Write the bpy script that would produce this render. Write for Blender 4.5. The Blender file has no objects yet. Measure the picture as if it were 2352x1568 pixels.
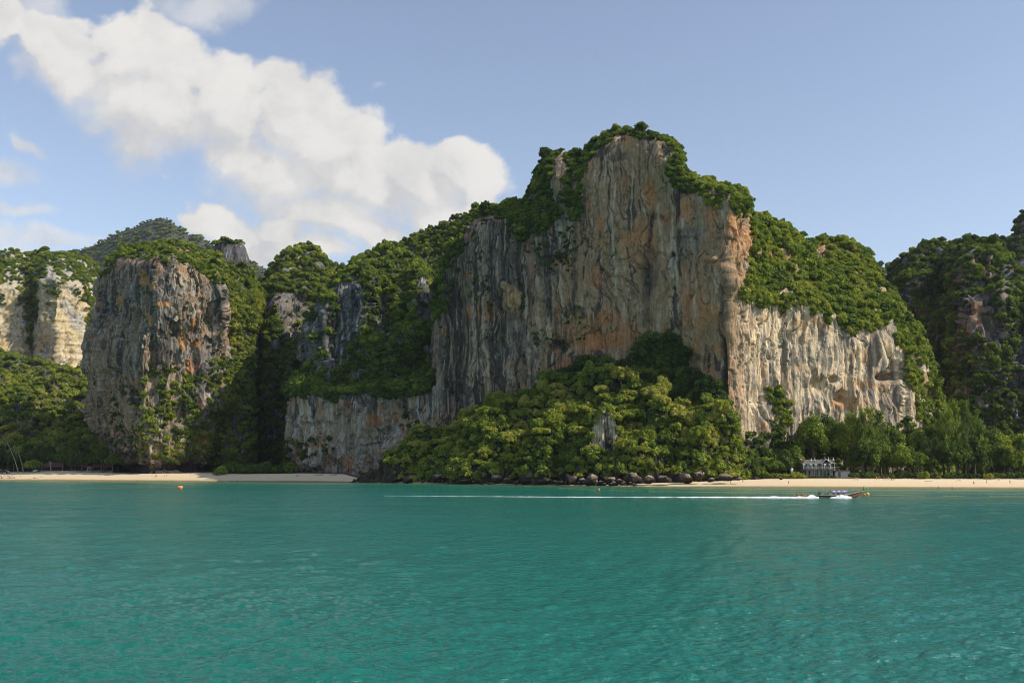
import bpy, bmesh, math, random
import numpy as np
from mathutils import Vector, Matrix

R = math.radians
rnd = random.Random(7)
rng = np.random.default_rng(11)
scn = bpy.context.scene
COL = scn.collection

# ------------------------------------------------------------------ camera
F, CX, CY, HOR, CAMH = 2286.0, 1176.0, 784.0, 1074.0, 9.9   # in units of a 2352 x 1568 frame
TILT = math.atan((HOR - CY) / F)
cd = bpy.data.cameras.new('camera'); cam = bpy.data.objects.new('camera', cd); COL.objects.link(cam)
cam.location = (0, 0, CAMH); cam.rotation_euler = (math.pi / 2 + TILT, 0, 0)
cd.sensor_width = 36; cd.lens = 36 * F / 2352; cd.clip_start = 0.5; cd.clip_end = 30000
scn.camera = cam

def ray(px, py):
    px = np.asarray(px, float); py = np.asarray(py, float)
    xc = (px - CX) / F; yc = (CY - py) / F
    d = math.cos(TILT) - yc * math.sin(TILT)
    return xc / d, (math.sin(TILT) + yc * math.cos(TILT)) / d
def at(px, py, Y):
    a, b = ray(px, py)
    return np.stack([a * Y, np.broadcast_to(Y, np.shape(a * Y)) * 1.0, CAMH + b * Y], -1)
def pt(px, py, Y):
    return Vector([float(v) for v in at(px, py, Y)])
def sea_depth(py, z=0.0):
    return (z - CAMH) / ray(1176, py)[1]
def onplane(px, py, z=0.0):
    Y = float(sea_depth(py, z)); return pt(px, py, Y)

# ------------------------------------------------------------------ sun, sky
SUN_AZ, SUN_EL = R(72.5), R(40)          # azimuth to the right of the direction back to the camera
sdir = Vector((math.sin(SUN_AZ) * math.cos(SUN_EL), -math.cos(SUN_AZ) * math.cos(SUN_EL), math.sin(SUN_EL)))
sl = bpy.data.lights.new('sun', 'SUN'); so = bpy.data.objects.new('sun', sl); COL.objects.link(so)
sl.energy = 5.0; sl.angle = R(0.53); sl.color = (1.0, 0.89, 0.72)
so.rotation_euler = sdir.to_track_quat('Z', 'Y').to_euler()
SKY_STRENGTH = 0.15
scn.view_settings.view_transform = 'Standard'; scn.view_settings.look = 'None'
scn.view_settings.exposure = 0.0; scn.view_settings.gamma = 1.0; scn.view_settings.use_curve_mapping = False
scn.cycles.max_bounces = 4; scn.cycles.diffuse_bounces = 2; scn.cycles.glossy_bounces = 2
scn.cycles.transmission_bounces = 3; scn.cycles.volume_bounces = 0; scn.cycles.transparent_max_bounces = 6
scn.cycles.caustics_reflective = False; scn.cycles.caustics_refractive = False
scn.cycles.pixel_filter_type = 'BLACKMAN_HARRIS'; scn.cycles.filter_width = 1.0; scn.cycles.use_denoising = True; scn.cycles.denoising_input_passes = 'RGB_ALBEDO_NORMAL'; scn.cycles.denoising_prefilter = 'ACCURATE'; scn.cycles.use_adaptive_sampling = True; scn.cycles.adaptive_threshold = 0.02; scn.cycles.adaptive_min_samples = 16

class NT:
    """small helper for node trees"""
    def __init__(s, tree): s.t = tree; s.n = tree.nodes; s.l = tree.links
    def node(s, typ, **kw):
        n = s.n.new(typ)
        for k, v in kw.items(): setattr(n, k, v)
        return n
    def put(s, sock, v):
        if isinstance(v, bpy.types.NodeSocket): s.l.new(v, sock)
        elif v is not None: sock.default_value = v
    def m(s, op, a, b=None, c=None, clamp=False):
        n = s.node('ShaderNodeMath', operation=op, use_clamp=clamp)
        s.put(n.inputs[0], a); s.put(n.inputs[1], b); s.put(n.inputs[2], c); return n.outputs[0]
    def v(s, op, a, b=None, out=0):
        n = s.node('ShaderNodeVectorMath', operation=op)
        s.put(n.inputs[0], a)
        if b is not None: s.put(n.inputs[3] if op == 'SCALE' else n.inputs[1], b)
        return n.outputs[out]
    def mapr(s, val, a, b, c=0.0, d=1.0, smooth=True):
        n = s.node('ShaderNodeMapRange', interpolation_type='SMOOTHSTEP' if smooth else 'LINEAR')
        for i, x in enumerate((val, a, b, c, d)): s.put(n.inputs[i], x)
        return n.outputs[0]
    def noise(s, vec, scale, detail=3.0, rough=0.5, lac=2.0, dist=0.0, dim='3D'):
        n = s.node('ShaderNodeTexNoise', noise_dimensions=dim)
        s.put(n.inputs['Vector'], vec); n.inputs['Scale'].default_value = scale
        n.inputs['Detail'].default_value = detail; n.inputs['Roughness'].default_value = rough
        n.inputs['Lacunarity'].default_value = lac; n.inputs['Distortion'].default_value = dist
        return n.outputs['Fac']
    def mix(s, fac, a, b, blend='MIX'):
        n = s.node('ShaderNodeMix', data_type='RGBA', blend_type=blend)
        s.put(n.inputs[0], fac); s.put(n.inputs[6], a); s.put(n.inputs[7], b); return n.outputs[2]
    def ramp(s, fac, stops):
        n = s.node('ShaderNodeValToRGB'); e = n.color_ramp.elements
        while len(e) < len(stops): e.new(0.5)
        for q, (p, c) in zip(e, stops): q.position = p; q.color = (*c, 1)
        s.put(n.inputs[0], fac); return n.outputs[0]

def make_world():
    w = bpy.data.worlds.new('World'); scn.world = w; w.use_nodes = True; w.cycles.sampling_method = 'MANUAL'; w.cycles.sample_map_resolution = 512
    t = w.node_tree; t.nodes.clear(); N = NT(t)
    sky = N.node('ShaderNodeTexSky', sky_type='NISHITA'); sky.sun_disc = False
    sky.sun_elevation = SUN_EL; sky.sun_rotation = math.pi - SUN_AZ
    sky.altitude = 0; sky.air_density = 1.0; sky.dust_density = 0.6; sky.ozone_density = 1.0
    hs = N.node('ShaderNodeHueSaturation'); hs.inputs['Saturation'].default_value = 0.77; hs.inputs['Value'].default_value = 1.11
    N.l.new(sky.outputs[0], hs.inputs['Color'])
    tintc = N.mix(1.0, hs.outputs[0], (0.965, 0.985, 1.04, 1), 'MULTIPLY')
    bg = N.node('ShaderNodeBackground'); N.put(bg.inputs[0], tintc); bg.inputs[1].default_value = SKY_STRENGTH
    # ---- cumulus, laid out by direction (distance to the clouds is treated as infinite)
    g = bpy.data.node_groups.new('cloud_density', 'ShaderNodeTree')
    g.interface.new_socket('P', in_out='INPUT', socket_type='NodeSocketVector')
    g.interface.new_socket('D', in_out='OUTPUT', socket_type='NodeSocketFloat')
    G = NT(g); gi = G.node('NodeGroupInput'); go = G.node('NodeGroupOutput')
    P = gi.outputs[0]
    big = G.node('ShaderNodeTexNoise', noise_dimensions='2D'); G.put(big.inputs['Vector'], P); big.inputs['Scale'].default_value = 5.5; big.inputs['Detail'].default_value = 4
    warp = G.v('SCALE', G.v('SUBTRACT', big.outputs['Color'], (0.5, 0.5, 0.5)), 0.09)
    Pw = G.v('ADD', P, warp)
    blobs = [  # x, y, half width, half height, degrees (in thousandths of the 2352 frame), weight
        (-0.06, 0.03, .20, .12, 25), (0.13, 0.15, .19, .12, 30), (0.30, 0.16, .20, .13, 12), (0.36, 0.26, .22, .16, 20),
        (0.52, 0.23, .20, .13, 20), (0.66, 0.26, .19, .14, 15), (0.60, 0.37, .27, .16, 22), (0.78, 0.33, .12, .15, 30),
        (0.83, 0.43, .25, .14, 20), (0.97, 0.43, .20, .10, 22), (1.07, 0.405, .105, .10, 45), (0.80, 0.53, .24, .11, 20), (1.00, 0.50, .18, .08, 5),
        (0.50, 0.52, .10, .075, 15), (0.57, 0.57, .11, .07, 30), (0.62, 0.60, .12, .06, 0), (0.66, 0.55, .06, .05, 0), (0.72, 0.60, .12, .05, 0)]
    best = None
    for (x, y, rx, ry, a) in blobs:
        tx, tz = [float(q) for q in ray(x * 1000, y * 1000)]
        mp = G.node('ShaderNodeMapping', vector_type='POINT')
        k = F / 1000
        mp = G.v('SUBTRACT', Pw, (tx, tz, 0))
        ca, sa = math.cos(R(-a)), math.sin(R(-a))
        dx = G.v('DOT_PRODUCT', mp, (ca * k / rx, sa * k / rx, 0), out=1)
        dy = G.v('DOT_PRODUCT', mp, (-sa * k / ry, ca * k / ry, 0), out=1)
        q = G.m('SQRT', G.m('ADD', G.m('MULTIPLY', dx, dx), G.m('MULTIPLY', dy, dy)))
        dd = G.m('SUBTRACT', 1.0, q)
        best = dd if best is None else G.m('SMOOTH_MAX', best, dd, 0.12)
    best = G.m('MAXIMUM', best, -0.6)
    f1 = G.noise(P, 11.0, 6.0, 0.60, dim='2D')
    bill = G.node('ShaderNodeTexVoronoi', feature='F1', voronoi_dimensions='2D'); G.put(bill.inputs['Vector'], Pw); bill.inputs['Scale'].default_value = 30; bill.inputs['Detail'].default_value = 1.0
    d = G.m('ADD', best, G.m('MULTIPLY', G.m('SUBTRACT', f1, 0.5), 1.15))
    d = G.m('ADD', d, G.m('MULTIPLY', G.m('SUBTRACT', 0.35, bill.outputs['Distance']), 0.18))
    G.l.new(d, go.inputs[0])
    tc = N.node('ShaderNodeTexCoord'); D = N.v('NORMALIZE', tc.outputs['Generated'])
    sep = N.node('ShaderNodeSeparateXYZ'); N.l.new(D, sep.inputs[0])
    yy = N.m('MAXIMUM', sep.outputs[1], 0.02)
    cmb = N.node('ShaderNodeCombineXYZ'); N.put(cmb.inputs[0], N.m('DIVIDE', sep.outputs[0], yy)); N.put(cmb.inputs[1], N.m('DIVIDE', sep.outputs[2], yy))
    Pf = cmb.outputs[0]
    def dens(p):
        q = N.node('ShaderNodeGroup'); q.node_tree = g; N.l.new(p, q.inputs[0]); return q.outputs[0]
    d0 = dens(Pf); d1 = dens(N.v('ADD', Pf, (0.014, 0.022, 0)))
    front = N.mapr(sep.outputs[1], 0.25, 0.6)
    edge = N.m('SUBTRACT', d0, d1)
    soft = N.mapr(edge, -0.16, 0.14, 0.75, 0.26)
    a0 = N.m('MULTIPLY', N.mapr(N.m('ADD', d0, 0.07), 0.0, soft), front)
    a0 = N.m('MULTIPLY', a0, 0.97)
    # scattered fair-weather cloud over the rest of the sky
    zz = N.m('ADD', N.m('MAXIMUM', sep.outputs[2], 0.0), 0.12)
    c2 = N.node('ShaderNodeCombineXYZ'); N.put(c2.inputs[0], N.m('DIVIDE', sep.outputs[0], zz)); N.put(c2.inputs[1], N.m('DIVIDE', sep.outputs[1], zz))
    f2 = N.noise(c2.outputs[0], 1.1, 4.0, 0.55, dim='2D')
    infr = N.m('SUBTRACT', 1.0, N.m('MULTIPLY', front, N.mapr(sep.outputs[2], 0.75, 0.5)))
    a1 = N.m('MULTIPLY', N.m('MULTIPLY', N.mapr(f2, 0.54, 0.70), infr), 0.85)
    wn = N.node('ShaderNodeTexNoise', noise_dimensions='2D'); N.put(wn.inputs['Vector'], Pf); wn.inputs['Scale'].default_value = 9.0; wn.inputs['Detail'].default_value = 4
    Pq = N.v('ADD', Pf, N.v('SCALE', N.v('SUBTRACT', wn.outputs['Color'], (0.5, 0.5, 0.5)), 0.07)); wb = None
    for (x, y, rx, ry, a) in [(0.065, 0.318, .07, .028, 28), (0.03, 0.40, .075, .055, 10), (0.10, 0.56, .22, .045, 0), (0.0, 0.54, .11, .05, 0), (0.88, 0.19, .07, .045, 10), (0.05, 0.49, .10, .03, -10), (0.47, 0.0, .17, .075, 3), (0.10, 0.02, .12, .08, 40)]:
        tx, tz = [float(q) for q in ray(x * 1000, y * 1000)]
        k = F / 1000; mp = N.v('SUBTRACT', Pq, (tx, tz, 0)); ca, sa = math.cos(R(-a)), math.sin(R(-a))
        dx = N.v('DOT_PRODUCT', mp, (ca * k / rx, sa * k / rx, 0), out=1); dy = N.v('DOT_PRODUCT', mp, (-sa * k / ry, ca * k / ry, 0), out=1)
        q = N.m('SUBTRACT', 1.0, N.m('SQRT', N.m('ADD', N.m('MULTIPLY', dx, dx), N.m('MULTIPLY', dy, dy))))
        if x == 0.88: q = N.m('SUBTRACT', q, 0.62)
        wb = q if wb is None else N.m('MAXIMUM', wb, q)
    wf = N.noise(Pf, 22.0, 4.0, 0.6, dim='2D')
    a2 = N.m('MULTIPLY', N.m('MULTIPLY', N.mapr(N.m('ADD', wb, N.m('MULTIPLY', N.m('SUBTRACT', wf, 0.5), 0.9)), 0.0, 0.8), 0.62), front)
    alpha = N.m('MAXIMUM', N.m('MAXIMUM', a0, a1), a2)
    lit = N.mapr(N.m('SUBTRACT', d0, d1), -0.16, 0.22)
    thick = N.mapr(d0, 0.15, 0.95)
    fine = N.noise(N.v('ADD', Pf, N.v('SCALE', N.v('SUBTRACT', wn.outputs['Color'], (0.5, 0.5, 0.5)), 0.05)), 14.0, 6.0, 0.58, dim='2D')
    shade = N.m('ADD', N.m('ADD', N.m('MULTIPLY', lit, 0.42), N.m('MULTIPLY', N.m('SUBTRACT', 1.0, thick), 0.12)), N.mapr(fine, 0.30, 0.66, 0.0, 0.50))
    ccol = N.ramp(shade, [(0.0, (0.60, 0.60, 0.615)), (0.35, (0.69, 0.68, 0.67)), (0.65, (0.78, 0.765, 0.74)), (1.0, (0.86, 0.835, 0.80))])
    cb = N.node('ShaderNodeBackground'); N.put(cb.inputs[0], ccol); cb.inputs[1].default_value = 1.0
    mx = N.node('ShaderNodeMixShader'); N.put(mx.inputs[0], alpha); N.l.new(bg.outputs[0], mx.inputs[1]); N.l.new(cb.outputs[0], mx.inputs[2])
    o = N.node('ShaderNodeOutputWorld'); N.l.new(mx.outputs[0], o.inputs[0])
make_world()

# ------------------------------------------------------------------ tags and links
def tag(o, label=None, cat=None, group=None, kind=None):
    if label: o['label'] = label
    if cat: o['category'] = cat
    if group: o['group'] = group
    if kind: o['kind'] = kind
    return o
def link(o, parent=None):
    COL.objects.link(o)
    if parent is not None: o.parent = parent
    return o
def empty(name, loc, rz=0.0, scale=1.0):
    o = bpy.data.objects.new(name, None); COL.objects.link(o)
    o.empty_display_size = 0.5
    o.location = loc; o.rotation_euler = (0, 0, rz); o.scale = (scale,) * 3 if not hasattr(scale, '__len__') else scale
    return o
def copy_tree(o, parent=None):
    c = o.copy(); COL.objects.link(c); c.parent = parent
    for ch in list(o.children): copy_tree(ch, c)
    return c
def mesh_np(name, V, Fc, mat=None, smooth=True, parent=None, attrs=None):
    me = bpy.data.meshes.new(name)
    V = np.ascontiguousarray(V, np.float32).reshape(-1, 3); Fc = np.ascontiguousarray(Fc, np.int32)
    n, k = Fc.shape
    me.vertices.add(len(V)); me.vertices.foreach_set('co', V.ravel())
    me.loops.add(n * k); me.loops.foreach_set('vertex_index', Fc.ravel())
    me.polygons.add(n); me.polygons.foreach_set('loop_start', np.arange(0, n * k, k, dtype=np.int32))
    try: me.polygons.foreach_set('loop_total', np.full(n, k, np.int32))
    except Exception: pass
    me.polygons.foreach_set('use_smooth', np.full(n, smooth, bool))
    me.update(calc_edges=True)
    for an, (typ, arr) in (attrs or {}).items():
        a = me.attributes.new(an, typ, 'POINT')
        if typ == 'FLOAT_COLOR':
            c = np.ones((len(V), 4), np.float32); c[:, :3] = arr.reshape(-1, 3); a.data.foreach_set('color', c.ravel())
        elif typ == 'FLOAT': a.data.foreach_set('value', np.ascontiguousarray(arr, np.float32).ravel())
    if mat: me.materials.append(mat)
    if parent is False: return me
    return link(bpy.data.objects.new(name, me), parent)

class MB:
    """collects primitives into one mesh"""
    def __init__(s): s.b = bmesh.new()
    def box(s, c, d, rot=None):
        r = bmesh.ops.create_cube(s.b, size=1)['verts']
        M = Matrix.Translation(c) @ (rot.to_4x4() if rot else Matrix()) @ Matrix.Diagonal((*d, 1))
        bmesh.ops.transform(s.b, matrix=M, verts=r); return s
    def tube(s, pts, rads, n=8, cap=True):
        rings = []
        for i, p in enumerate(pts):
            p = Vector(p); a = Vector(pts[max(i - 1, 0)]); c = Vector(pts[min(i + 1, len(pts) - 1)])
            t = (c - a).normalized(); u = t.cross(Vector((0, 0, 1)))
            if u.length < 1e-3: u = t.cross(Vector((0, 1, 0)))
            u.normalize(); w = u.cross(t)
            r = rads[i] if hasattr(rads, '__len__') else rads
            rings.append([s.b.verts.new(p + (u * math.cos(k * 2 * math.pi / n) + w * math.sin(k * 2 * math.pi / n)) * r) for k in range(n)])
        for A, B in zip(rings, rings[1:]):
            for k in range(n): s.b.faces.new((A[k], A[(k + 1) % n], B[(k + 1) % n], B[k]))
        if cap: s.b.faces.new(rings[0]); s.b.faces.new(rings[-1][::-1])
        return s
    def ball(s, c, r, sub=2):
        v = bmesh.ops.create_icosphere(s.b, subdivisions=sub, radius=1)['verts']
        r = (r,) * 3 if not hasattr(r, '__len__') else r
        bmesh.ops.transform(s.b, matrix=Matrix.Translation(c) @ Matrix.Diagonal((*r, 1)), verts=v); return s
    def lathe(s, c, prof, n=12):
        rings = [[s.b.verts.new(Vector(c) + Vector((r * math.cos(k * 2 * math.pi / n), r * math.sin(k * 2 * math.pi / n), z))) for k in range(n)] for r, z in prof]
        for A, B in zip(rings, rings[1:]):
            for k in range(n): s.b.faces.new((A[k], A[(k + 1) % n], B[(k + 1) % n], B[k]))
        s.b.faces.new(rings[0][::-1]); s.b.faces.new(rings[-1]); return s
    def poly(s, pts, thick=None):
        vs = [s.b.verts.new(p) for p in pts]; f = s.b.faces.new(vs)
        if thick:
            r = bmesh.ops.extrude_face_region(s.b, geom=[f]); nv = [q for q in r['geom'] if isinstance(q, bmesh.types.BMVert)]
            bmesh.ops.translate(s.b, verts=nv, vec=thick)
        return s
    def quads(s, grid):
        g = [[s.b.verts.new(p) for p in row] for row in grid]
        for A, B in zip(g, g[1:]):
            for k in range(len(A) - 1): s.b.faces.new((A[k], A[k + 1], B[k + 1], B[k]))
        return s
    def mesh(s, name, mat, smooth=False, bevel=0):
        if bevel: bmesh.ops.bevel(s.b, geom=s.b.edges[:], offset=bevel, segments=1, affect='EDGES')
        bmesh.ops.recalc_face_normals(s.b, faces=s.b.faces)
        me = bpy.data.meshes.new(name); s.b.to_mesh(me); s.b.free()
        for p in me.polygons: p.use_smooth = smooth
        if mat: me.materials.append(mat)
        return me
    def build(s, name, mat, parent=None, smooth=False, bevel=0):
        return link(bpy.data.objects.new(name, s.mesh(name, mat, smooth, bevel)), parent)

# ------------------------------------------------------------------ numpy noise
_T = np.random.default_rng(5).random((64, 64, 64)).astype(np.float32)
def vn(x, y, z):
    x = np.asarray(x, np.float32); y = np.asarray(y, np.float32); z = np.asarray(z, np.float32)
    xi = np.floor(x).astype(np.int32); yi = np.floor(y).astype(np.int32); zi = np.floor(z).astype(np.int32)
    fx = x - xi; fy = y - yi; fz = z - zi
    fx = fx * fx * (3 - 2 * fx); fy = fy * fy * (3 - 2 * fy); fz = fz * fz * (3 - 2 * fz)
    x0 = xi & 63; x1 = (xi + 1) & 63; y0 = yi & 63; y1 = (yi + 1) & 63; z0 = zi & 63; z1 = (zi + 1) & 63
    a = _T[x0, y0, z0] * (1 - fx) + _T[x1, y0, z0] * fx; b = _T[x0, y1, z0] * (1 - fx) + _T[x1, y1, z0] * fx
    c = _T[x0, y0, z1] * (1 - fx) + _T[x1, y0, z1] * fx; d = _T[x0, y1, z1] * (1 - fx) + _T[x1, y1, z1] * fx
    return (a * (1 - fy) + b * fy) * (1 - fz) + (c * (1 - fy) + d * fy) * fz
def fbm(x, y, z, o=4, g=0.5):
    s = 0; a = 1.0; t = 0
    for i in range(o):
        k = 2.03 ** i; s = s + a * vn(x * k + 17.3 * i, y * k + 5.1 * i, z * k + 9.7 * i); t += a; a *= g
    return s / t
def sstep(x, a, b):
    t = np.clip((x - a) / (b - a), 0, 1); return t * t * (3 - 2 * t)
def pl(xs, pts):
    p = sorted(pts); return np.interp(xs, [q[0] for q in p], [q[1] for q in p])
def inpoly(X, Y, poly):
    c = np.zeros(X.shape, bool); n = len(poly)
    for i in range(n):
        x0, y0 = poly[i]; x1, y1 = poly[(i + 1) % n]
        if y0 == y1: continue
        h = ((y0 > Y) != (y1 > Y)) & (X < (x1 - x0) * (Y - y0) / (y1 - y0) + x0); c ^= h
    return c

# ------------------------------------------------------------------ materials
MATS = {}
def mat(name, color, rough=0.7, metal=0.0, var=0.12, scale=3.0, bump=0.15, spec=0.4, stretch=None):
    """plain painted / fabric / wood surface with noise wear"""
    if name in MATS: return MATS[name]
    m = bpy.data.materials.new(name); m.use_nodes = True; N = NT(m.node_tree); b = N.n['Principled BSDF']
    tc = N.node('ShaderNodeTexCoord'); vec = tc.outputs['Object']
    if stretch: vec = N.v('MULTIPLY', vec, stretch)
    f = N.noise(vec, scale, 5, 0.6)
    c = N.mix(N.mapr(f, 0.3, 0.7), tuple(max(0, q * (1 - var)) for q in color) + (1,), tuple(min(1, q * (1 + var)) for q in color) + (1,))
    N.put(b.inputs['Base Color'], c); b.inputs['Roughness'].default_value = rough; b.inputs['Metallic'].default_value = metal
    b.inputs['Specular IOR Level'].default_value = spec
    if bump:
        bp = N.node('ShaderNodeBump'); bp.inputs['Strength'].default_value = bump; bp.inputs['Distance'].default_value = 0.05
        N.put(bp.inputs['Height'], N.noise(vec, scale * 4, 3)); N.l.new(bp.outputs[0], b.inputs['Normal'])
    MATS[name] = m; return m

def rock_material(name, layered=False, near=1.0):
    m = bpy.data.materials.new(name); m.use_nodes = True; N = NT(m.node_tree); b = N.n['Principled BSDF']
    geo = N.node('ShaderNodeNewGeometry'); at_ = N.node('ShaderNodeAttribute', attribute_name='rock')
    st = N.v('MULTIPLY', geo.outputs['Position'], (1, 1, 0.16) if not layered else (0.5, 0.5, 1.2))
    f1 = N.noise(st, 0.9 * near, 6, 0.65, dist=0.6); f2 = N.noise(geo.outputs['Position'], 0.35 * near, 6, 0.6)
    k = N.m('ADD', N.m('MULTIPLY', N.m('SUBTRACT', f1, 0.5), 1.5), N.m('ADD', 1.0, N.m('MULTIPLY', N.m('SUBTRACT', f2, 0.5), 0.9)))
    c = N.v('SCALE', at_.outputs['Color'], k)
    N.put(b.inputs['Base Color'], c); b.inputs['Roughness'].default_value = 0.92; b.inputs['Specular IOR Level'].default_value = 0.15
    bp = N.node('ShaderNodeBump'); bp.inputs['Strength'].default_value = 0.75; bp.inputs['Distance'].default_value = 1.3
    h = N.m('ADD', f1, N.m('MULTIPLY', f2, 0.8)); N.put(bp.inputs['Height'], h); N.l.new(bp.outputs[0], b.inputs['Normal'])
    return m
ROCK = rock_material('limestone'); ROCKL = rock_material('layered_limestone', True)
BOULD = rock_material('boulder_stone', False, 1.6)

def leaf_material(name, gain=2.25, shift=0.0):
    m = bpy.data.materials.new(name); m.use_nodes = True; N = NT(m.node_tree); N.n.clear()
    geo = N.node('ShaderNodeNewGeometry'); oi = N.node('ShaderNodeObjectInfo')
    ti = N.node('ShaderNodeAttribute', attribute_type='INSTANCER', attribute_name='tint')
    f = N.noise(geo.outputs['Position'], 0.05, 2, 0.5); f2 = N.noise(geo.outputs['Position'], 0.55, 3, 0.6)
    t = N.m('ADD', ti.outputs['Fac'], N.m('MULTIPLY', N.m('SUBTRACT', oi.outputs['Random'], 0.5), 0.24))
    t = N.m('ADD', t, N.m('ADD', N.m('MULTIPLY', N.m('SUBTRACT', f, 0.5), 1.1), N.m('MULTIPLY', N.m('SUBTRACT', f2, 0.5), 0.8)))
    t = N.m('ADD', t, shift, clamp=True)
    g = gain
    c = N.ramp(t, [(0.0, (0.024 * g, 0.038 * g, 0.010 * g)), (0.3, (0.050 * g, 0.072 * g, 0.014 * g)), (0.55, (0.090 * g, 0.115 * g, 0.017 * g)),
                   (0.78, (0.140 * g, 0.150 * g, 0.022 * g)), (1.0, (0.185 * g, 0.170 * g, 0.040 * g))])
    d = N.node('ShaderNodeBsdfPrincipled'); N.put(d.inputs['Base Color'], c); d.inputs['Roughness'].default_value = 0.62; d.inputs['Specular IOR Level'].default_value = 0.25
    tr = N.node('ShaderNodeBsdfTranslucent'); N.put(tr.inputs[0], N.mix(1.0, c, (1.15, 1.35, 0.55, 1), 'MULTIPLY'))
    mx = N.node('ShaderNodeMixShader'); mx.inputs[0].default_value = 0.32
    N.l.new(d.outputs[0], mx.inputs[1]); N.l.new(tr.outputs[0], mx.inputs[2])
    o = N.node('ShaderNodeOutputMaterial'); N.l.new(mx.outputs[0], o.inputs[0]); return m
LEAF = leaf_material('leaves')
BARK = mat('bark', (0.16, 0.13, 0.10), 0.9, var=0.3, scale=2, stretch=(1, 1, 0.2), bump=0.5)
PALEBARK = mat('pale_bark', (0.36, 0.31, 0.25), 0.9, var=0.25, scale=3, bump=0.4)
# ------------------------------------------------------------------ cliffs and hills
def inv_py(b):
    yc = (b * math.cos(TILT) - math.sin(TILT)) / (math.cos(TILT) + b * math.sin(TILT)); return CY - F * yc

def mass(name, span, crest, depth, setback, rim=None, nu=200, nv=150, Lx=None, Rx=None, wrap=(0.86, 40), lean=0.0,
         disp=(3.0, 1.2, 0.5), dents=(), color=None, lower=10, material=None, thick=60, basez=-3.0, strata=0.0, roundtop=6.0, cave=None, kind='structure', profile=None, rag=1.0):
    t = np.linspace(0, 1, nu); u = 0.72 * t + 0.28 * (0.5 - 0.5 * np.cos(math.pi * t))
    px0 = span[0] + (span[1] - span[0]) * u
    E = np.clip((np.abs(2 * u - 1) - wrap[0]) / (1 - wrap[0]), 0, 1)
    Yb = pl(px0, depth) + wrap[1] * (1 - np.sqrt(1 - E ** 2 * 0.995))
    cpy = pl(px0, crest) + lower + rag * (6 * (fbm(px0 / 14, px0 * 0, px0 * 0 + span[0], 4) - 0.5) * 2)
    bpy_ = inv_py((basez - CAMH) / Yb)
    v = np.linspace(0, 1, nv)[:, None]
    PY = bpy_[None] + (cpy - bpy_)[None] * v
    PX0 = np.broadcast_to(px0[None], PY.shape)
    PX = PX0.copy()
    if Lx is not None: PX = PX + (pl(PY, [(y, x) for x, y in Lx]) - span[0]) * (1 - u)[None] ** 1.2
    if Rx is not None: PX = PX + (pl(PY, [(y, x) for x, y in Rx]) - span[1]) * u[None] ** 1.2
    rm = pl(px0, rim)[None] if rim is not None else (cpy + 0.25 * (bpy_ - cpy))[None]
    rm = np.maximum(rm, cpy[None] + 4)
    s = np.clip((rm - PY) / (rm - cpy[None]), 0, 1)
    S = pl(px0, setback)[None] if hasattr(setback, '__len__') else setback
    Y = Yb[None] + S * s ** 1.15 + lean * (1 - v) + roundtop * (1 - np.sqrt(1 - np.clip((v - 0.93) / 0.07, 0, 1) ** 2 * 0.99))
    if profile is not None: Y = Y + profile(PX, PY)
    P = at(PX, PY, Y)
    du = np.gradient(P, axis=1); dv = np.gradient(P, axis=0)
    n = np.cross(du, dv); n /= (np.linalg.norm(n, axis=-1, keepdims=True) + 1e-9)
    n[n[..., 1] > 0.3] *= 1
    x, y, z = P[..., 0], P[..., 1], P[..., 2]
    a1, a2, a3 = disp
    xw = x + 9 * (fbm(x / 30, y / 30, z / 26, 3) - 0.5) * 2
    yw = y + 9 * (fbm(x / 30 + 9, y / 30, z / 26, 3) - 0.5) * 2
    big = (fbm(x / 34, y / 34, z / 55, 4) - 0.5) * 2
    r1 = 1 - np.abs(2 * fbm(xw / 9, yw / 9, z / 70, 3) - 1) * 2.2
    r2 = 1 - np.abs(2 * fbm(xw / 2.7, yw / 2.7, z / 26, 3) - 1) * 2.0
    lump = (fbm(x / 7, y / 7, z / 8, 4) - 0.5) * 2
    d = a1 * 1.6 * big + a2 * r1 + a3 * r2 + (a1 * 0.35) * lump
    gul = (fbm(xw / 17, yw / 17, z / 60 + 3, 3) - 0.5) * 2; d = d + sstep(s, .02, .3) * (a1 * 2.2 * gul + a1 * .8 * lump)
    if strata: d = d + strata * (fbm(x / 60, y / 60, z / 4.0, 3) - 0.5) * 2 * 1.6
    cw = 1.0 if cave is None else (cave(PX, PY) if callable(cave) else cave); cv = fbm(xw / 10 + 70, yw / 10, z / 20, 4); d = d - cw * (a1 * 0.9 * sstep(cv, .555, .60) - a1 * .55 * sstep(cv, .44, .40))
    ck = np.abs(fbm(xw / 13 + 33, yw / 13, z / 60, 4) - .5); d = d - a1 * .5 * np.exp(-(ck / .006) ** 2)
    for (cx, cy, rx, ry, am) in dents:
        q = ((PX - cx) / rx) ** 2 + ((PY - cy) / ry) ** 2
        d = d + am * np.exp(-q ** 1.5)
    d = d * (1 - .8 * sstep(v, .86, 1.0))
    P = P + n * d[..., None]
    # back of the mass
    rows = [P]
    Yc = P[-1, :, 1]; zc = P[-1, :, 2]
    for k in range(1, 7):
        f = k / 6; Q = P[-1].copy(); Yn = Yc + thick * f ** 0.8
        Q[:, 0] = P[-1, :, 0] * (Yn / Yc) ** 0.3; Q[:, 1] = Yn; Q[:, 2] = zc + (basez - zc) * f ** 2.0; rows.append(Q[None])
    A = np.concatenate(rows, 0); NV = A.shape[0]
    idx = np.arange(NV * nu).reshape(NV, nu)
    Fc = np.stack([idx[:-1, :-1], idx[:-1, 1:], idx[1:, 1:], idx[1:, :-1]], -1).reshape(-1, 4)
    col = color(P, PX, PY, d)
    C = np.concatenate([col] + [np.broadcast_to(col[-1:], (1, nu, 3))] * 6, 0)
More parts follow.
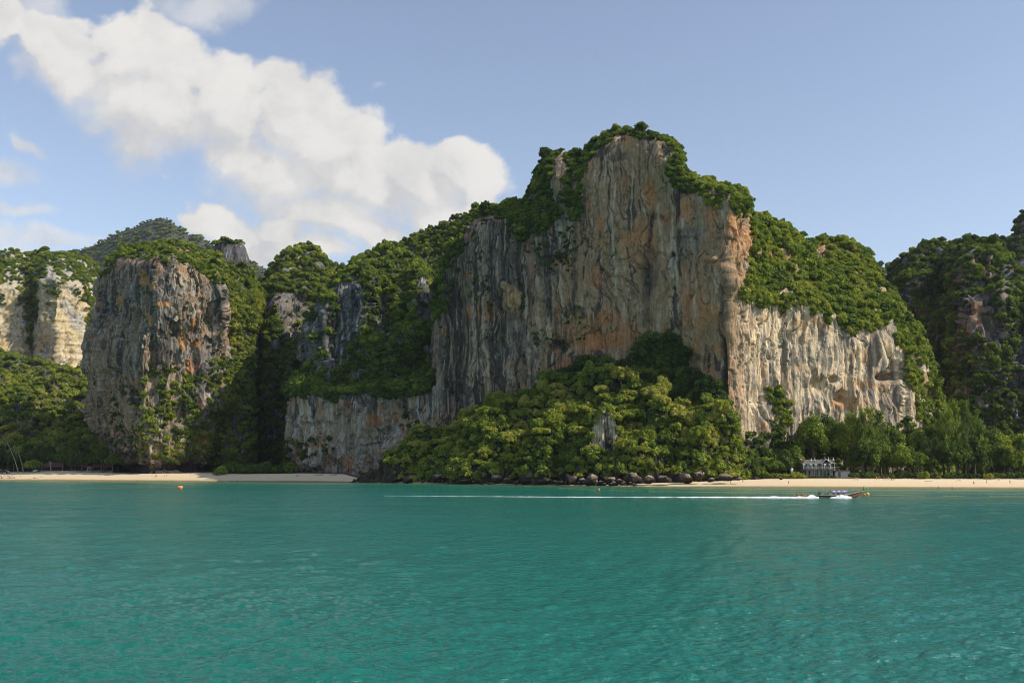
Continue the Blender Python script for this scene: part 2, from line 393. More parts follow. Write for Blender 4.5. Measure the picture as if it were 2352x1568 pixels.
    o = mesh_np(name, A, Fc, material or ROCK, True, None, {'rock': ('FLOAT_COLOR', C)})
    if kind: tag(o, kind=kind)
    du = np.gradient(P, axis=1); dv = np.gradient(P, axis=0); nn = np.cross(du, dv)
    ar = np.linalg.norm(nn, axis=-1); nn /= ar[..., None] + 1e-9
    return dict(P=P, N=nn, PX=PX, PY=PY, A=ar, CR=cpy, obj=o)

def L3(a, b, t): return np.asarray(a) * (1 - t[..., None]) + np.asarray(b) * t[..., None]
def blob(PX, PY, cx, cy, rx, ry, n=None):
    q = ((PX - cx) / rx) ** 2 + ((PY - cy) / ry) ** 2
    if n is not None: q = q + n
    return sstep(1.0 - q, 0.0, 0.55)
def streak(PX, PY, pts, w):
    ys = [p[1] for p in pts]; xc = pl(PY, [(p[1], p[0]) for p in pts]) + 2.2 * (vn(PY / 16, PY * 0 + pts[0][0], PY * 0) - 0.5) * 2
    e = sstep(PY, ys[0], ys[0] + 25) * (1 - sstep(PY, ys[-1] - 50, ys[-1]))
    return np.exp(-((PX - xc) / w) ** 2) * e

def rockcolor(tan=(.27, .195, .125), grey=(.17, .165, .165), dark=(.045, .047, .055), light=(.42, .40, .37), orange=(.40, .17, .06),
              kg=0.5, kd=0.5, kl=0.5, ko=0.4, extra=None, strata=False):
    def fn(P, PX, PY, d):
        x, y, z = P[..., 0], P[..., 1], P[..., 2]
        xw = x + 5 * (fbm(x / 18, y / 18, z / 24, 3) - 0.5) * 2
        s1 = fbm(xw / 6, y / 6, z / 90, 4); s2 = fbm(xw / 1.5, y / 2.5, z / 55, 3); s3 = fbm(xw / 3.2 + 50, y / 3, z / 70, 3); s4 = fbm(xw / 1.3 + 20, y / 2.5, z / 45, 3)
        p1 = fbm(x / 26, y / 26, z / 30, 4); p2 = fbm(x / 15 + 31, y / 15, z / 13, 4)
        G = lambda k: k(PX, PY) if callable(k) else k
        g_, d_, l_, o_ = G(kg), G(kd), G(kl), G(ko)
        c = L3(tan, grey, sstep(p1 + (g_ - 0.5) * 0.5, 0.42, 0.60))
        c = L3b(c, orange, sstep(p2 + (o_ - 0.5) * 0.22, 0.56, 0.68) * 0.75 * np.clip(o_ * 2, 0, 1))
        c = L3b(c, light, sstep(s2 * 0.6 + s3 * 0.4 + (l_ - 0.5) * 0.26, 0.54, 0.60) * 0.8)
        c = L3b(c, dark, sstep(s1 * 0.5 + s4 * 0.5 + (d_ - 0.5) * 0.42, 0.50, 0.56) * 0.9)
        c = L3b(c, dark, sstep(fbm(x / 6, y / 6, z / 7 + 40, 4) + (d_ - 0.5) * 0.1, 0.60, 0.72) * 0.6)
        x9 = x + 9 * (fbm(x / 30, y / 30, z / 26, 3) - 0.5) * 2; y9 = y + 9 * (fbm(x / 30 + 9, y / 30, z / 26, 3) - 0.5) * 2
        ck = np.abs(fbm(x9 / 13 + 33, y9 / 13, z / 60, 4) - .5); c = L3b(c, dark, np.exp(-(ck / .006) ** 2) * .8)
        if strata: c = c * (0.72 + 0.56 * fbm(x / 50, y / 50, z / 2.6, 3))[..., None]
        if extra is not None: c = extra(c, P, PX, PY)
        return np.clip(c, 0.01, 0.8)
    return fn
def L3b(c, b, t): return c * (1 - t[..., None]) + np.asarray(b) * t[..., None]

M = {}
# the far ridge, the pale layered cliff and its slopes
M['ridge'] = mass('far_ridge', (-420, 1000), [(-420, 640), (-100, 615), (40, 598), (130, 585), (180, 577), (230, 556), (270, 536), (320, 516), (350, 503), (385, 503), (400, 514), (430, 536), (480, 556), (540, 588), (620, 622), (760, 680), (1000, 760)],
    [(-420, 3500), (1000, 3300)], 620, rim=[(-420, 1000), (1000, 1000)], nu=220, nv=70, disp=(7, 4, 1), color=rockcolor(kd=.5, tan=(.07,.075,.04), grey=(.07,.08,.05), light=(.1,.1,.07), orange=(.08, .07, .04)), lower=1, thick=500, rag=.6)
M['saddle_hill'] = mass('distant_hill', (1930, 2130), [(1930, 660), (1990, 625), (2010, 607), (2040, 609), (2060, 625), (2130, 660)], [(1930, 1900), (2130, 1900)], 250,
    rim=[(1930, 1000), (2130, 1000)], nu=40, nv=40, disp=(8, 3, 1), color=rockcolor(), lower=4, thick=200, rag=.4)
def farx(c, P, PX, PY):
    t = sstep(PY + 40 * (fbm(PX / 30, PX * 0, PY / 30, 3) - .5), 620, 690)
    return L3b(c, (.30, .30, .29), (1 - t) * 0.8)
M['pale_cliff'] = mass('pale_layered_cliff', (-420, 330), [(-420, 570), (-200, 560), (-60, 572), (0, 577), (30, 573), (60, 576), (110, 571), (150, 576), (190, 585), (215, 600), (250, 640), (300, 700), (330, 760)],
    [(-420, 1300), (0, 1340), (55, 1350), (75, 1372), (100, 1335), (130, 1325), (185, 1350), (205, 1400), (330, 1500)], [(-420, 150), (190, 150), (330, 60)], rim=[(-420, 655), (0, 655), (60, 670), (110, 640), (150, 645), (190, 680), (330, 800)],
    nu=300, nv=200, disp=(7, 3.0, .8), strata=1.6, cave=.12, color=rockcolor(tan=(.50, .40, .23), grey=(.36, .34, .29), light=(.55, .52, .45), orange=(.45, .30, .13), kg=.35, kd=.18, kl=.5, ko=.3, strata=True, extra=farx), lower=6, material=ROCKL, thick=200)
M['lowland'] = mass('wooded_slope', (-420, 300), [(-420, 770), (-100, 780), (0, 795), (60, 812), (130, 832), (190, 845), (240, 880), (300, 960)], [(-420, 860), (0, 880), (150, 900), (300, 890)], [(-420, 380), (0, 380), (200, 330), (300, 140)],
    rim=[(-420, 1046), (300, 1046)], nu=140, nv=110, disp=(9, 2, .3), color=rockcolor(tan=(.10, .08, .05), grey=(.08, .08, .06)), lower=14, thick=100)
# left pillar
def pilx(c, P, PX, PY):
    n = (fbm(P[..., 0] / 5, P[..., 1] / 5, P[..., 2] / 7, 3) - .5) * 1.6
    for b in [(340, 640, 10, 22), (372, 700, 20, 6), (350, 660, 9, 14), (420, 780, 9, 28), (450, 790, 16, 8), (345, 735, 7, 18), (440, 745, 10, 18), (280, 690, 12, 14)]:
        c = L3b(c, (.46, .23, .09), blob(PX, PY, *b, n=n) * 0.8)
    c = L3b(c, (.36, .27, .18), blob(PX, PY, 390, 880, 60, 30, n=n) * 0.5)
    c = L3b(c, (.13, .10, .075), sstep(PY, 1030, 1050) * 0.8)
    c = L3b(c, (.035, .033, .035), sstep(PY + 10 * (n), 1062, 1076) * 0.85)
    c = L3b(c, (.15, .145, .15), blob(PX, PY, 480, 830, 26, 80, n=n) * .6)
    return c
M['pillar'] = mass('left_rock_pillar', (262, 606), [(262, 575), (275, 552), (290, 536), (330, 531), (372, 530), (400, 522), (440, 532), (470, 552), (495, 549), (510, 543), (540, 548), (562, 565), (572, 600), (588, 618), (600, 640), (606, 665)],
    [(262, 858), (300, 836), (346, 806), (366, 790), (380, 785), (430, 792), (520, 814), (560, 830), (606, 855)], [(262, 30), (360, 70), (520, 55), (606, 40)], rim=[(262, 620), (300, 600), (340, 610), (400, 600), (450, 650), (500, 640), (530, 760), (606, 850)],
    nu=380, nv=480, Lx=[(262, 560), (240, 600), (224, 650), (226, 720), (206, 760), (194, 790), (192, 830), (200, 880), (206, 930), (222, 975), (244, 1000), (250, 1050), (262, 1068), (280, 1080)],
    Rx=[(606, 650), (600, 700), (572, 780), (566, 860), (556, 920), (530, 960), (508, 1000), (502, 1050), (488, 1068), (480, 1082)], wrap=(0.62, 55), disp=(3.8, 2.2, 0.9), lean=4, lower=32,
    dents=[(262, 860, 14, 12, -5), (277, 858, 9, 8, -4), (318, 700, 8, 40, 3), (255, 780, 40, 90, 3), (500, 700, 14, 75, 6), (470, 820, 22, 60, 4), (520, 700, 5, 90, -6), (350, 830, 8, 80, -4), (375, 1073, 120, 9, -7), (300, 1045, 14, 6, -4), (400, 800, 10, 50, -3), (440, 660, 12, 40, 3)],
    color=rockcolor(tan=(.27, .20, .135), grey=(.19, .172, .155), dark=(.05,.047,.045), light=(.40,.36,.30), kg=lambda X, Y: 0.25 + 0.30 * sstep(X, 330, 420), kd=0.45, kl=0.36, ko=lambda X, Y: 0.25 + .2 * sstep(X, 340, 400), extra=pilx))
M['pillar_notch'] = mass('rock_spike_behind_pillar', (492, 576), [(492, 560), (505, 546), (540, 548), (560, 562), (572, 590), (576, 620)], [(492, 854), (576, 857)], 12, nu=60, nv=150, disp=(1.5, 1.2, .7), wrap=(.5, 20),
    color=rockcolor(tan=(.13, .12, .11), grey=(.11, .11, .115), kg=.8, kd=.5, kl=.25, ko=.1), lower=3, thick=20)
# valley hills
GREY = dict(tan=(.17, .15, .12), grey=(.15, .148, .15), kg=.7, kd=.42, kl=.38, ko=.15)
M['valley_cone'] = mass('wooded_cone_hill', (480, 830), [(480, 900), (560, 760), (590, 668), (607, 630), (625, 600), (650, 566), (690, 551), (715, 549), (738, 568), (755, 590), (780, 604), (786, 640), (800, 700), (830, 800)],
    [(480, 930), (660, 910), (830, 930)], [(480, 60), (700, 130), (830, 60)], rim=[(480, 980), (600, 960), (640, 800), (700, 800), (830, 960)], nu=200, nv=240, disp=(5, 2.2, .8), wrap=(.6, 60), color=rockcolor(**GREY), lower=14)
M['valley_hill'] = mass('wooded_hill_with_grey_faces', (690, 1060), [(690, 780), (700, 720), (722, 675), (765, 640), (785, 602), (810, 582), (850, 570), (880, 548), (900, 546), (925, 570), (950, 577), (972, 590), (985, 620), (1000, 645), (1015, 660), (1060, 700)],
    [(690, 800), (740, 772), (770, 782), (850, 770), (950, 756), (1060, 760)], [(690, 30), (800, 90), (900, 120), (1060, 80)], rim=[(690, 830), (745, 700), (770, 660), (850, 660), (880, 800), (940, 800), (955, 680), (1000, 680), (1060, 800)],
    nu=300, nv=300, Lx=[(690, 780), (697, 720), (690, 800), (700, 880), (670, 980), (670, 1080)], wrap=(.7, 45), disp=(4.5, 2.3, 1.0), color=rockcolor(**GREY), lower=14,
    dents=[(720, 760, 12, 60, 5), (750, 790, 10, 50, 5), (700, 790, 8, 60, -4), (905, 700, 26, 80, 7), (860, 730, 14, 60, -6)])
M['green_ridge'] = mass('wooded_ridge_behind_cliff', (880, 1260), [(880, 580), (915, 549), (940, 530), (990, 517), (1030, 502), (1065, 483), (1100, 465), (1150, 462), (1200, 450), (1260, 440)],
    [(880, 840), (1260, 810)], 120, rim=[(880, 900), (1260, 800)], nu=120, nv=110, disp=(5, 2, .8), color=rockcolor(**GREY), lower=14)
# main wall
def jx(c, P, PX, PY):
    n = (fbm(P[..., 0] / 4, P[..., 1] / 4, P[..., 2] / 6, 3) - .5) * 1.6
    for b, k in [((860, 965, 26, 16), .75), ((905, 955, 16, 9), .7), ((1000, 1000, 20, 60), .35), ((790, 930, 26, 20), .3)]:
        c = L3b(c, (.34, .145, .06), blob(PX, PY, *b, n=n) * k)
    c = L3b(c, (.28, .225, .15), blob(PX, PY, 800, 990, 60, 60, n=n) * .45)
    c = L3b(c, (.40, .37, .34), blob(PX, PY, 722, 1060, 30, 24, n=n) * .6)
    for p, w in [([(846, 935), (840, 1010)], 1.6), ([(792, 1020), (796, 1075)], 1.4), ([(860, 1000), (866, 1070)], 1.5), ([(760, 930), (770, 1000)], 1.8), ([(905, 1000), (915, 1050)], 1.3)]:
        c = L3b(c, (.40, .38, .36), streak(PX, PY, p, w) * .8)
    return c
M['low_wall'] = mass('low_overhanging_wall', (668, 1180), [(668, 880), (690, 850), (720, 862), (760, 884), (800, 893), (830, 890), (870, 878), (900, 882), (950, 866), (1010, 850), (1060, 830), (1180, 820)], [(668, 772), (720, 752), (800, 735), (1000, 700), (1180, 672)], 34,
    rim=[(668, 915), (1180, 880)], nu=420, nv=200, Lx=[(668, 880), (664, 940), (664, 1040), (690, 1070), (700, 1088)], wrap=(.93, 30), lean=5, disp=(2.6, 1.9, .9),
    color=rockcolor(tan=(.31, .235, .16), grey=(.23, .205, .18), dark=(.06,.056,.055), kg=.45, kd=lambda X, Y: .52 - .25 * sstep(Y, 930, 990), kl=.52, ko=.35, extra=jx), lower=6, thick=40,
    dents=[(930, 975, 18, 34, -3), (714, 1055, 26, 22, 3), (745, 1065, 4, 22, -4), (890, 1000, 80, 25, -2.5), (740, 975, 30, 8, -3)])
def mainx(c, P, PX, PY):
    x, y, z = P[..., 0], P[..., 1], P[..., 2]
    n = (fbm(x / 5, y / 5, z / 8, 4) - .5) * 2.4
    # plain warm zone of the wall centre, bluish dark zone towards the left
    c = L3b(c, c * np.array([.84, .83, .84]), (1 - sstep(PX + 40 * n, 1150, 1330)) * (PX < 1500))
    for b, k in [((1385, 530, 22, 40), .6), ((1370, 640, 18, 30), .5), ((1493, 443, 14, 40), .75), ((1440, 420, 20, 20), .3), ((1400, 730, 34, 20), .55), ((1375, 785, 60, 22), .75), ((1440, 770, 40, 30), .5), ((1300, 850, 20, 40), .5),
                 ((1340, 770, 60, 50), .4), ((1470, 560, 40, 60), .3), ((1600, 700, 30, 90), .35), ((1640, 500, 14, 30), .6), ((1637, 542, 6, 7), 1.0), ((1610, 430, 20, 14), .4), ((1220, 600, 16, 60), .25)]:
        c = L3b(c, (.45, .19, .075), blob(PX, PY, *b, n=n) * k)
    for b, k in [((1690, 480, 12, 14), .8), ((1700, 560, 16, 60), .7), ((1636, 597, 24, 7), .9), ((1620, 585, 10, 5), .8), ((1655, 610, 16, 10), .8), ((1720, 570, 8, 14), .8), ((1690, 640, 18, 10), .6)]:
        c = L3b(c, (.44, .24, .12), blob(PX, PY, *b, n=n * .9) * k * .8)
    c = L3b(c, (.50, .33, .15), blob(PX, PY, 1177, 687, 18, 30, n=n * 2) * .6)  # this and the next: fresh rock, with sunlight on the facets painted in
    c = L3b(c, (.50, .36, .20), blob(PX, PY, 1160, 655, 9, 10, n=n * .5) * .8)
    lightc = (.47, .385, .27)
    for p, w, k in [([(1415, 400), (1412, 520), (1416, 700)], 2.6, 1), ([(1404, 480), (1405, 620)], 2.0, .8), ([(1452, 350), (1453, 470), (1456, 565)], 1.7, .8), ([(1514, 455), (1512, 500), (1522, 540), (1527, 620)], 3.0, .9),
                    ([(1547, 470), (1545, 520), (1556, 600), (1566, 740)], 2.8, .95), ([(1588, 530), (1594, 600), (1602, 760)], 4.0, .8), ([(1436, 500), (1438, 620)], 1.3, .5), ([(1440, 680), (1432, 760)], 5, .6), ([(1455, 670), (1470, 740)], 4, .4),
                    ([(1470, 680), (1474, 780)], 1.8, .7), ([(1120, 800), (1125, 900)], 2.5, .9), ([(1105, 780), (1112, 880)], 4, .5), ([(1090, 700), (1098, 860)], 2, .5), ([(1575, 560), (1580, 700)], 1.5, .6), ([(1620, 620), (1626, 720)], 1.5, .5),
                    ([(1240, 730), (1244, 860)], 1.6, .5), ([(1030, 720), (1040, 860)], 2, .5), ([(1555, 740), (1560, 830)], 1.6, .6)]:
        c = L3b(c, lightc, streak(PX, PY, p, w) * k)
    for p, w, k in [([(1402, 395), (1403, 500), (1404, 610)], 1.8, .95), ([(1505, 470), (1495, 540), (1490, 600)], 4.5, .8), ([(1480, 590), (1492, 660), (1485, 720)], 13, .75), ([(1500, 560), (1505, 610)], 7, .8), ([(1330, 450), (1320, 600), (1325, 760)], 6, .7),
                    ([(1345, 420), (1342, 560)], 5, .7), ([(1255, 600), (1262, 760)], 5, .7), ([(1215, 600), (1222, 760)], 4, .7), ([(1275, 700), (1282, 830)], 5, .6), ([(1180, 560), (1186, 640)], 5, .6), ([(1560, 480), (1562, 600)], 1.5, .7),
                    ([(1060, 640), (1066, 900)], 5, .6), ([(1010, 660), (1016, 880)], 5, .7), ([(1035, 560), (1060, 700)], 9, .5), ([(1668, 640), (1660, 760), (1664, 900)], 6, .7), ([(1712, 470), (1708, 530)], 3, .8), ([(1700, 700), (1690, 780)], 5, .5)]:
        c = L3b(c, (.065, .055, .05), streak(PX, PY, p, w) * k)
    c = L3b(c, (.045, .04, .04), blob(PX, PY, 1287, 795, 30, 20, n=n) * .85)
    c = L3b(c, (.06, .052, .047), blob(PX, PY, 1495, 620, 20, 60, n=n) * .5)
    # paler right wall
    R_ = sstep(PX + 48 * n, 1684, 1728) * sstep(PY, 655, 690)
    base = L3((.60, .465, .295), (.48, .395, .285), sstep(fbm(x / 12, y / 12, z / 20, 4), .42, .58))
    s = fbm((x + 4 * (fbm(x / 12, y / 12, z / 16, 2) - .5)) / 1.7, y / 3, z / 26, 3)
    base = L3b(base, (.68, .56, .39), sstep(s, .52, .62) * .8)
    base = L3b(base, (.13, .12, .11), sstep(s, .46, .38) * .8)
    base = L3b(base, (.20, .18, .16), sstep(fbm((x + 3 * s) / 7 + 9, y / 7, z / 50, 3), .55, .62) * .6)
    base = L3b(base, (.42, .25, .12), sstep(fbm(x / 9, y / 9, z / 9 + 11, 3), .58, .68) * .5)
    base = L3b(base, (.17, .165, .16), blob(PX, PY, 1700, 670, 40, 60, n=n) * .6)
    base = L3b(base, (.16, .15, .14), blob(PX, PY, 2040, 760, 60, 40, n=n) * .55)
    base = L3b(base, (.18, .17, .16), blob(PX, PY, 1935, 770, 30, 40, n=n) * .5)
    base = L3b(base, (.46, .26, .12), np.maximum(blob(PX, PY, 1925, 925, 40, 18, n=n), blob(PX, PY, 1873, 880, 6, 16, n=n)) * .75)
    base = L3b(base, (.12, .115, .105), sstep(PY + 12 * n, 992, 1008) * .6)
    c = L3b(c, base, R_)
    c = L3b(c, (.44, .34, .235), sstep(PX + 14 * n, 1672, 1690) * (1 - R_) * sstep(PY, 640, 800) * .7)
    return c
def mainprof(PX, PY):
    # the plan turns from the shaded front wall to the sunlit right wall; the turn leans left lower down
    return 0 * PX
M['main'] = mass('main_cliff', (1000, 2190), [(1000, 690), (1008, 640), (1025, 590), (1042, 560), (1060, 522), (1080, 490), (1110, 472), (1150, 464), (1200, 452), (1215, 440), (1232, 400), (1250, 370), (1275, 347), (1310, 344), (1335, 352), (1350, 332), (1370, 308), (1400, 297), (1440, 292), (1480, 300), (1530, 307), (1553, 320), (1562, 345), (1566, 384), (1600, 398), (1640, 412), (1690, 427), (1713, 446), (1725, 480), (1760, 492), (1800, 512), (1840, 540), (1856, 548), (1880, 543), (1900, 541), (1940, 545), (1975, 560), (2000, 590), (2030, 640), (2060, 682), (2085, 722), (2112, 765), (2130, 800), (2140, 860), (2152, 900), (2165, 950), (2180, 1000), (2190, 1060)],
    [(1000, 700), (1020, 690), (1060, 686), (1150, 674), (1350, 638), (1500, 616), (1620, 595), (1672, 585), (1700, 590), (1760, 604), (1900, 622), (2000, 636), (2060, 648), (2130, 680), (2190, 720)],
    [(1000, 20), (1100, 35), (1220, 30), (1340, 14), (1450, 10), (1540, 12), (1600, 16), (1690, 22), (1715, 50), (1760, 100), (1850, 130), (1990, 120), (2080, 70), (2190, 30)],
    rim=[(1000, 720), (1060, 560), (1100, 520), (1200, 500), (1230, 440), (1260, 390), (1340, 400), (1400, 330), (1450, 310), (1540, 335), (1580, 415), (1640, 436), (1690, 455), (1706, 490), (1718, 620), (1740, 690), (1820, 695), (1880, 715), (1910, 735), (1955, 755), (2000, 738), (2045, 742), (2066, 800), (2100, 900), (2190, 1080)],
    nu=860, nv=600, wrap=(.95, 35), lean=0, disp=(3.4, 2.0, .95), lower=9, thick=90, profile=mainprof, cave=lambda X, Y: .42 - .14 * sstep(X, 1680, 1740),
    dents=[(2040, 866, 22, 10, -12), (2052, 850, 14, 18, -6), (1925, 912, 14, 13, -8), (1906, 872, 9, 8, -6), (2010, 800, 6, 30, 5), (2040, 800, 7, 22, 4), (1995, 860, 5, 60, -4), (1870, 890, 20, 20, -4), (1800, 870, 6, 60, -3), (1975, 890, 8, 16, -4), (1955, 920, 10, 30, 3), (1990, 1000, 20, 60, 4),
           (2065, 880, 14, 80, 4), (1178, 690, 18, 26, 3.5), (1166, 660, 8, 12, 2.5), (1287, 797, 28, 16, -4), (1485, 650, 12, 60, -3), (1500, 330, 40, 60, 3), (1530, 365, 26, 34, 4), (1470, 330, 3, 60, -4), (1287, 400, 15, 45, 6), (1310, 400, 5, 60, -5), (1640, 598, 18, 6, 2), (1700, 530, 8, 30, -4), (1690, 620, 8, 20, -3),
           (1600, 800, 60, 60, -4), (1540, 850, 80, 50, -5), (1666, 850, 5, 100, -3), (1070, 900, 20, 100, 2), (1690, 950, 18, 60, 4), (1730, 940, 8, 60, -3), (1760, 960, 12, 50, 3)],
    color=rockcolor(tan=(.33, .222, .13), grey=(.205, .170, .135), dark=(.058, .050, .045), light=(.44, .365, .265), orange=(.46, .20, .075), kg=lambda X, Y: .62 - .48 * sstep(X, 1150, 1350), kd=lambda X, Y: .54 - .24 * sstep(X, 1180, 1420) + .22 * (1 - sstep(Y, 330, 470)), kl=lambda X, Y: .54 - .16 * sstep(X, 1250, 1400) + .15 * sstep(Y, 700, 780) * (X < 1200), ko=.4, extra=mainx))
# right-hand hills
M['right_hill'] = mass('dark_wooded_hill', (2030, 2760), [(2030, 700), (2042, 640), (2050, 594), (2080, 573), (2120, 552), (2180, 547), (2220, 540), (2250, 536), (2285, 541), (2310, 556), (2325, 580), (2340, 610), (2400, 650), (2500, 700), (2760, 860)],
    [(2030, 880), (2100, 800), (2200, 772), (2230, 765), (2352, 760), (2760, 740)], [(2030, 70), (2200, 120), (2352, 100), (2760, 100)], rim=[(2030, 1000), (2180, 960), (2220, 690), (2300, 690), (2330, 860), (2760, 900)],
    nu=240, nv=230, disp=(7, 3.5, 1), wrap=(.85, 60), color=rockcolor(**{**GREY, 'tan': (.20, .15, .11), 'kl': .3, 'ko': .4}), lower=14)
M['right_back'] = mass('far_right_hill', (2250, 2900), [(2250, 570), (2270, 546), (2306, 541), (2318, 535), (2335, 500), (2352, 472), (2450, 430), (2600, 430), (2900, 520)], [(2250, 1000), (2900, 960)], 100, nu=120, nv=130, disp=(7, 3, 1), color=rockcolor(**GREY), lower=14)

# ------------------------------------------------------------------ shore, sand, ground
SHORE = [(-900, 1100), (-400, 1101), (0, 1103), (300, 1104.5), (500, 1106), (700, 1107), (800, 1108), (900, 1109), (1100, 1112), (1400, 1116), (1500, 1117.2), (1700, 1118.5), (1900, 1119.8), (2352, 1122), (2800, 1124), (3300, 1126)]
BACK = [(-900, 1083), (-400, 1084), (0, 1085), (80, 1084), (150, 1083.5), (300, 1087.5), (420, 1087.5), (480, 1086.5), (560, 1089), (700, 1087), (790, 1089), (830, 1099), (900, 1105), (1380, 1113.5), (1450, 1111.5), (1600, 1105.5), (1700, 1101.5), (1800, 1099.5), (1900, 1099.5), (2352, 1100.8), (2800, 1102), (3300, 1103)]
WIDTH = [(-900, 50), (0, 48), (300, 44), (500, 40), (790, 26), (850, 12), (900, 6), (1380, 6), (1450, 12), (1600, 28), (1700, 36), (2352, 42), (3300, 45)]
def shoreY(px): return (0 - CAMH) / ray(1176, pl(px, SHORE))[1]
def backY(px): return shoreY(px) + pl(px, WIDTH)
def backZ(px): return CAMH + ray(1176, pl(px, BACK))[1] * backY(px)
def groundZ(px, Y):
    px = np.asarray(px, float); s, b, zb = shoreY(px), backY(px), backZ(px)
    t = (Y - s) / (b - s)
    f = np.where(t < 1, zb * np.sign(t) * np.abs(t) ** 0.85, zb + np.clip((Y - b) / 60, 0, 1) * 1.2)
    return np.where(t < 0, np.maximum(t * 3, -3), f)
def gpt(px, Y, dz=0.0):
    a, _ = ray(px, 1095); return Vector((float(a) * Y, Y, float(groundZ(px, Y)) + dz))
def sandpt(px, py):
    """the point of the beach seen at this direction"""
    b = float(ray(px, py)[1]); s, e = float(shoreY(px)), float(backY(px)) + 30
    best = min(np.linspace(s, e, 200), key=lambda Y: abs(CAMH + b * Y - float(groundZ(px, Y))))
    return gpt(px, best)

def sand_material():
    m = bpy.data.materials.new('sand'); m.use_nodes = True; N = NT(m.node_tree); b = N.n['Principled BSDF']
    a = N.node('ShaderNodeAttribute', attribute_name='t'); geo = N.node('ShaderNodeNewGeometry')
    f = N.noise(N.v('MULTIPLY', geo.outputs['Position'], (1, 2, 1)), 0.25, 6, 0.6)
    t = N.m('ADD', a.outputs['Fac'], N.m('MULTIPLY', N.m('SUBTRACT', f, 0.5), 0.10))
    c = N.ramp(t, [(0.0, (.20, .145, .08)), (0.10, (.33, .235, .13)), (0.16, (.62, .50, .32)), (0.9, (.68, .56, .38)), (1.0, (.64, .52, .36))])
    k = N.m('ADD', 0.86, N.m('MULTIPLY', N.noise(geo.outputs['Position'], 1.3, 5, 0.7), 0.28))
    N.put(b.inputs['Base Color'], N.v('SCALE', c, k)); b.inputs['Roughness'].default_value = 0.9; b.inputs['Specular IOR Level'].default_value = 0.2
    bp = N.node('ShaderNodeBump'); bp.inputs['Strength'].default_value = 0.5; bp.inputs['Distance'].default_value = 0.12
    N.put(bp.inputs['Height'], N.noise(geo.outputs['Position'], 1.6, 4)); N.l.new(bp.outputs[0], b.inputs['Normal']); return m
SAND = sand_material()
SOIL = mat('leaf_litter', (.07, .065, .035), 0.95, var=0.4, scale=0.3, bump=0.4)
def strip(name, material, ts, Yfn, kind='structure', zoff=0.0):
    px = np.arange(-900, 3301, 6.0); rows = []; tt = []
    for t in ts:
        Y = Yfn(px, t); a = ray(px, 1095)[0]
        rows.append(np.stack([a * Y, Y, groundZ(px, Y) + zoff + (0.12 * (fbm(a * Y / 5, Y / 5, Y * 0, 3) - .5) if 0 < t else 0)], -1)); tt.append(np.full(len(px), t))
    A = np.stack(rows); n = len(px); idx = np.arange(A.shape[0] * n).reshape(-1, n)
    Fc = np.stack([idx[:-1, :-1], idx[:-1, 1:], idx[1:, 1:], idx[1:, :-1]], -1).reshape(-1, 4)
    o = mesh_np(name, A, Fc, material, True, None, {'t': ('FLOAT', np.stack(tt))}); tag(o, kind=kind); return o
strip('beach', SAND, [-0.12, -0.04, 0, .05, .1, .2, .3, .4, .5, .6, .7, .8, .9, 1.0, 1.25], lambda px, t: shoreY(px) + (backY(px) - shoreY(px)) * t)
def gy(px, t): return backY(px) + (backY(px) - shoreY(px)) * 0.22 + (3600 - backY(px)) * t ** 3
strip('ground', SOIL, [0, .05, .1, .15, .2, .25, .3, .35, .4, .5, .7, 1.0], gy, zoff=0.03)

# headland
M['headland'] = mass('wooded_headland', (815, 1775), [(815, 1092), (860, 1066), (900, 1050), (940, 1020), (975, 990), (1040, 955), (1100, 925), (1150, 905), (1200, 890), (1250, 870), (1330, 850), (1400, 850), (1470, 862), (1540, 900), (1600, 915), (1655, 905), (1685, 990), (1720, 1050), (1775, 1090)],
    [(815, 676), (900, 659), (1100, 614), (1250, 585), (1400, 563), (1550, 552), (1650, 552), (1775, 552)], [(815, 8), (900, 20), (1000, 50), (1300, 54), (1500, 42), (1650, 26), (1775, 8)], rim=[(815, 1096), (900, 1096), (1100, 1090), (1400, 1094), (1700, 1094), (1775, 1096)],
    nu=340, nv=120, wrap=(.9, 14), disp=(6.0, 1.4, .5), color=rockcolor(tan=(.06, .05, .035), grey=(.05, .045, .04), dark=(.03,.027,.024), light=(.12,.11,.09), orange=(.09,.06,.035), kd=.55, kl=.2, ko=.2), lower=24, thick=14,
    dents=[(1445, 900, 20, 20, 2), (1370, 900, 60, 60, 4), (1220, 990, 30, 60, -5), (1590, 960, 30, 60, -4), (1120, 1000, 50, 40, 3), (1500, 1000, 30, 60, 3)])
# pale rock spire showing between the trees
q = M['headland']; k_ = np.argmin((q['PX'] - 1389) ** 2 + (q['PY'] - 1040) ** 2); YS = float(q['P'].reshape(-1, 3)[k_, 1]) - 3.0
def spx(c, P, PX, PY):
    f = fbm(P[..., 0] / 1.1, P[..., 1] / 2, P[..., 2] / 12, 3); c = L3((.26, .215, .165), (.09, .075, .06), sstep(f, .46, .38)); c = L3b(c, (.46, .39, .30), sstep(f, .52, .60) * .9)
    return L3b(c, (.50, .44, .36), (1 - sstep(PX, 1372, 1378)) * .6)  # sunlight on the narrow left face painted into the colour
sp = mass('pale_rock_spire', (1362, 1418), [(1362, 985), (1372, 955), (1385, 938), (1400, 940), (1412, 960), (1418, 990)], [(1362, YS + 5), (1372, YS + 1), (1384, YS), (1386, YS + 2), (1418, YS - 1)], 3, rim=[(1362, 960), (1418, 960)], nu=90, nv=120, wrap=(.8, 5), disp=(.6, .9, .5), color=rockcolor(extra=spx), lower=0, thick=12, kind=None, rag=.5)
tag(sp['obj'], 'pale grey fluted rock spire showing between the headland trees', 'rock outcrop')
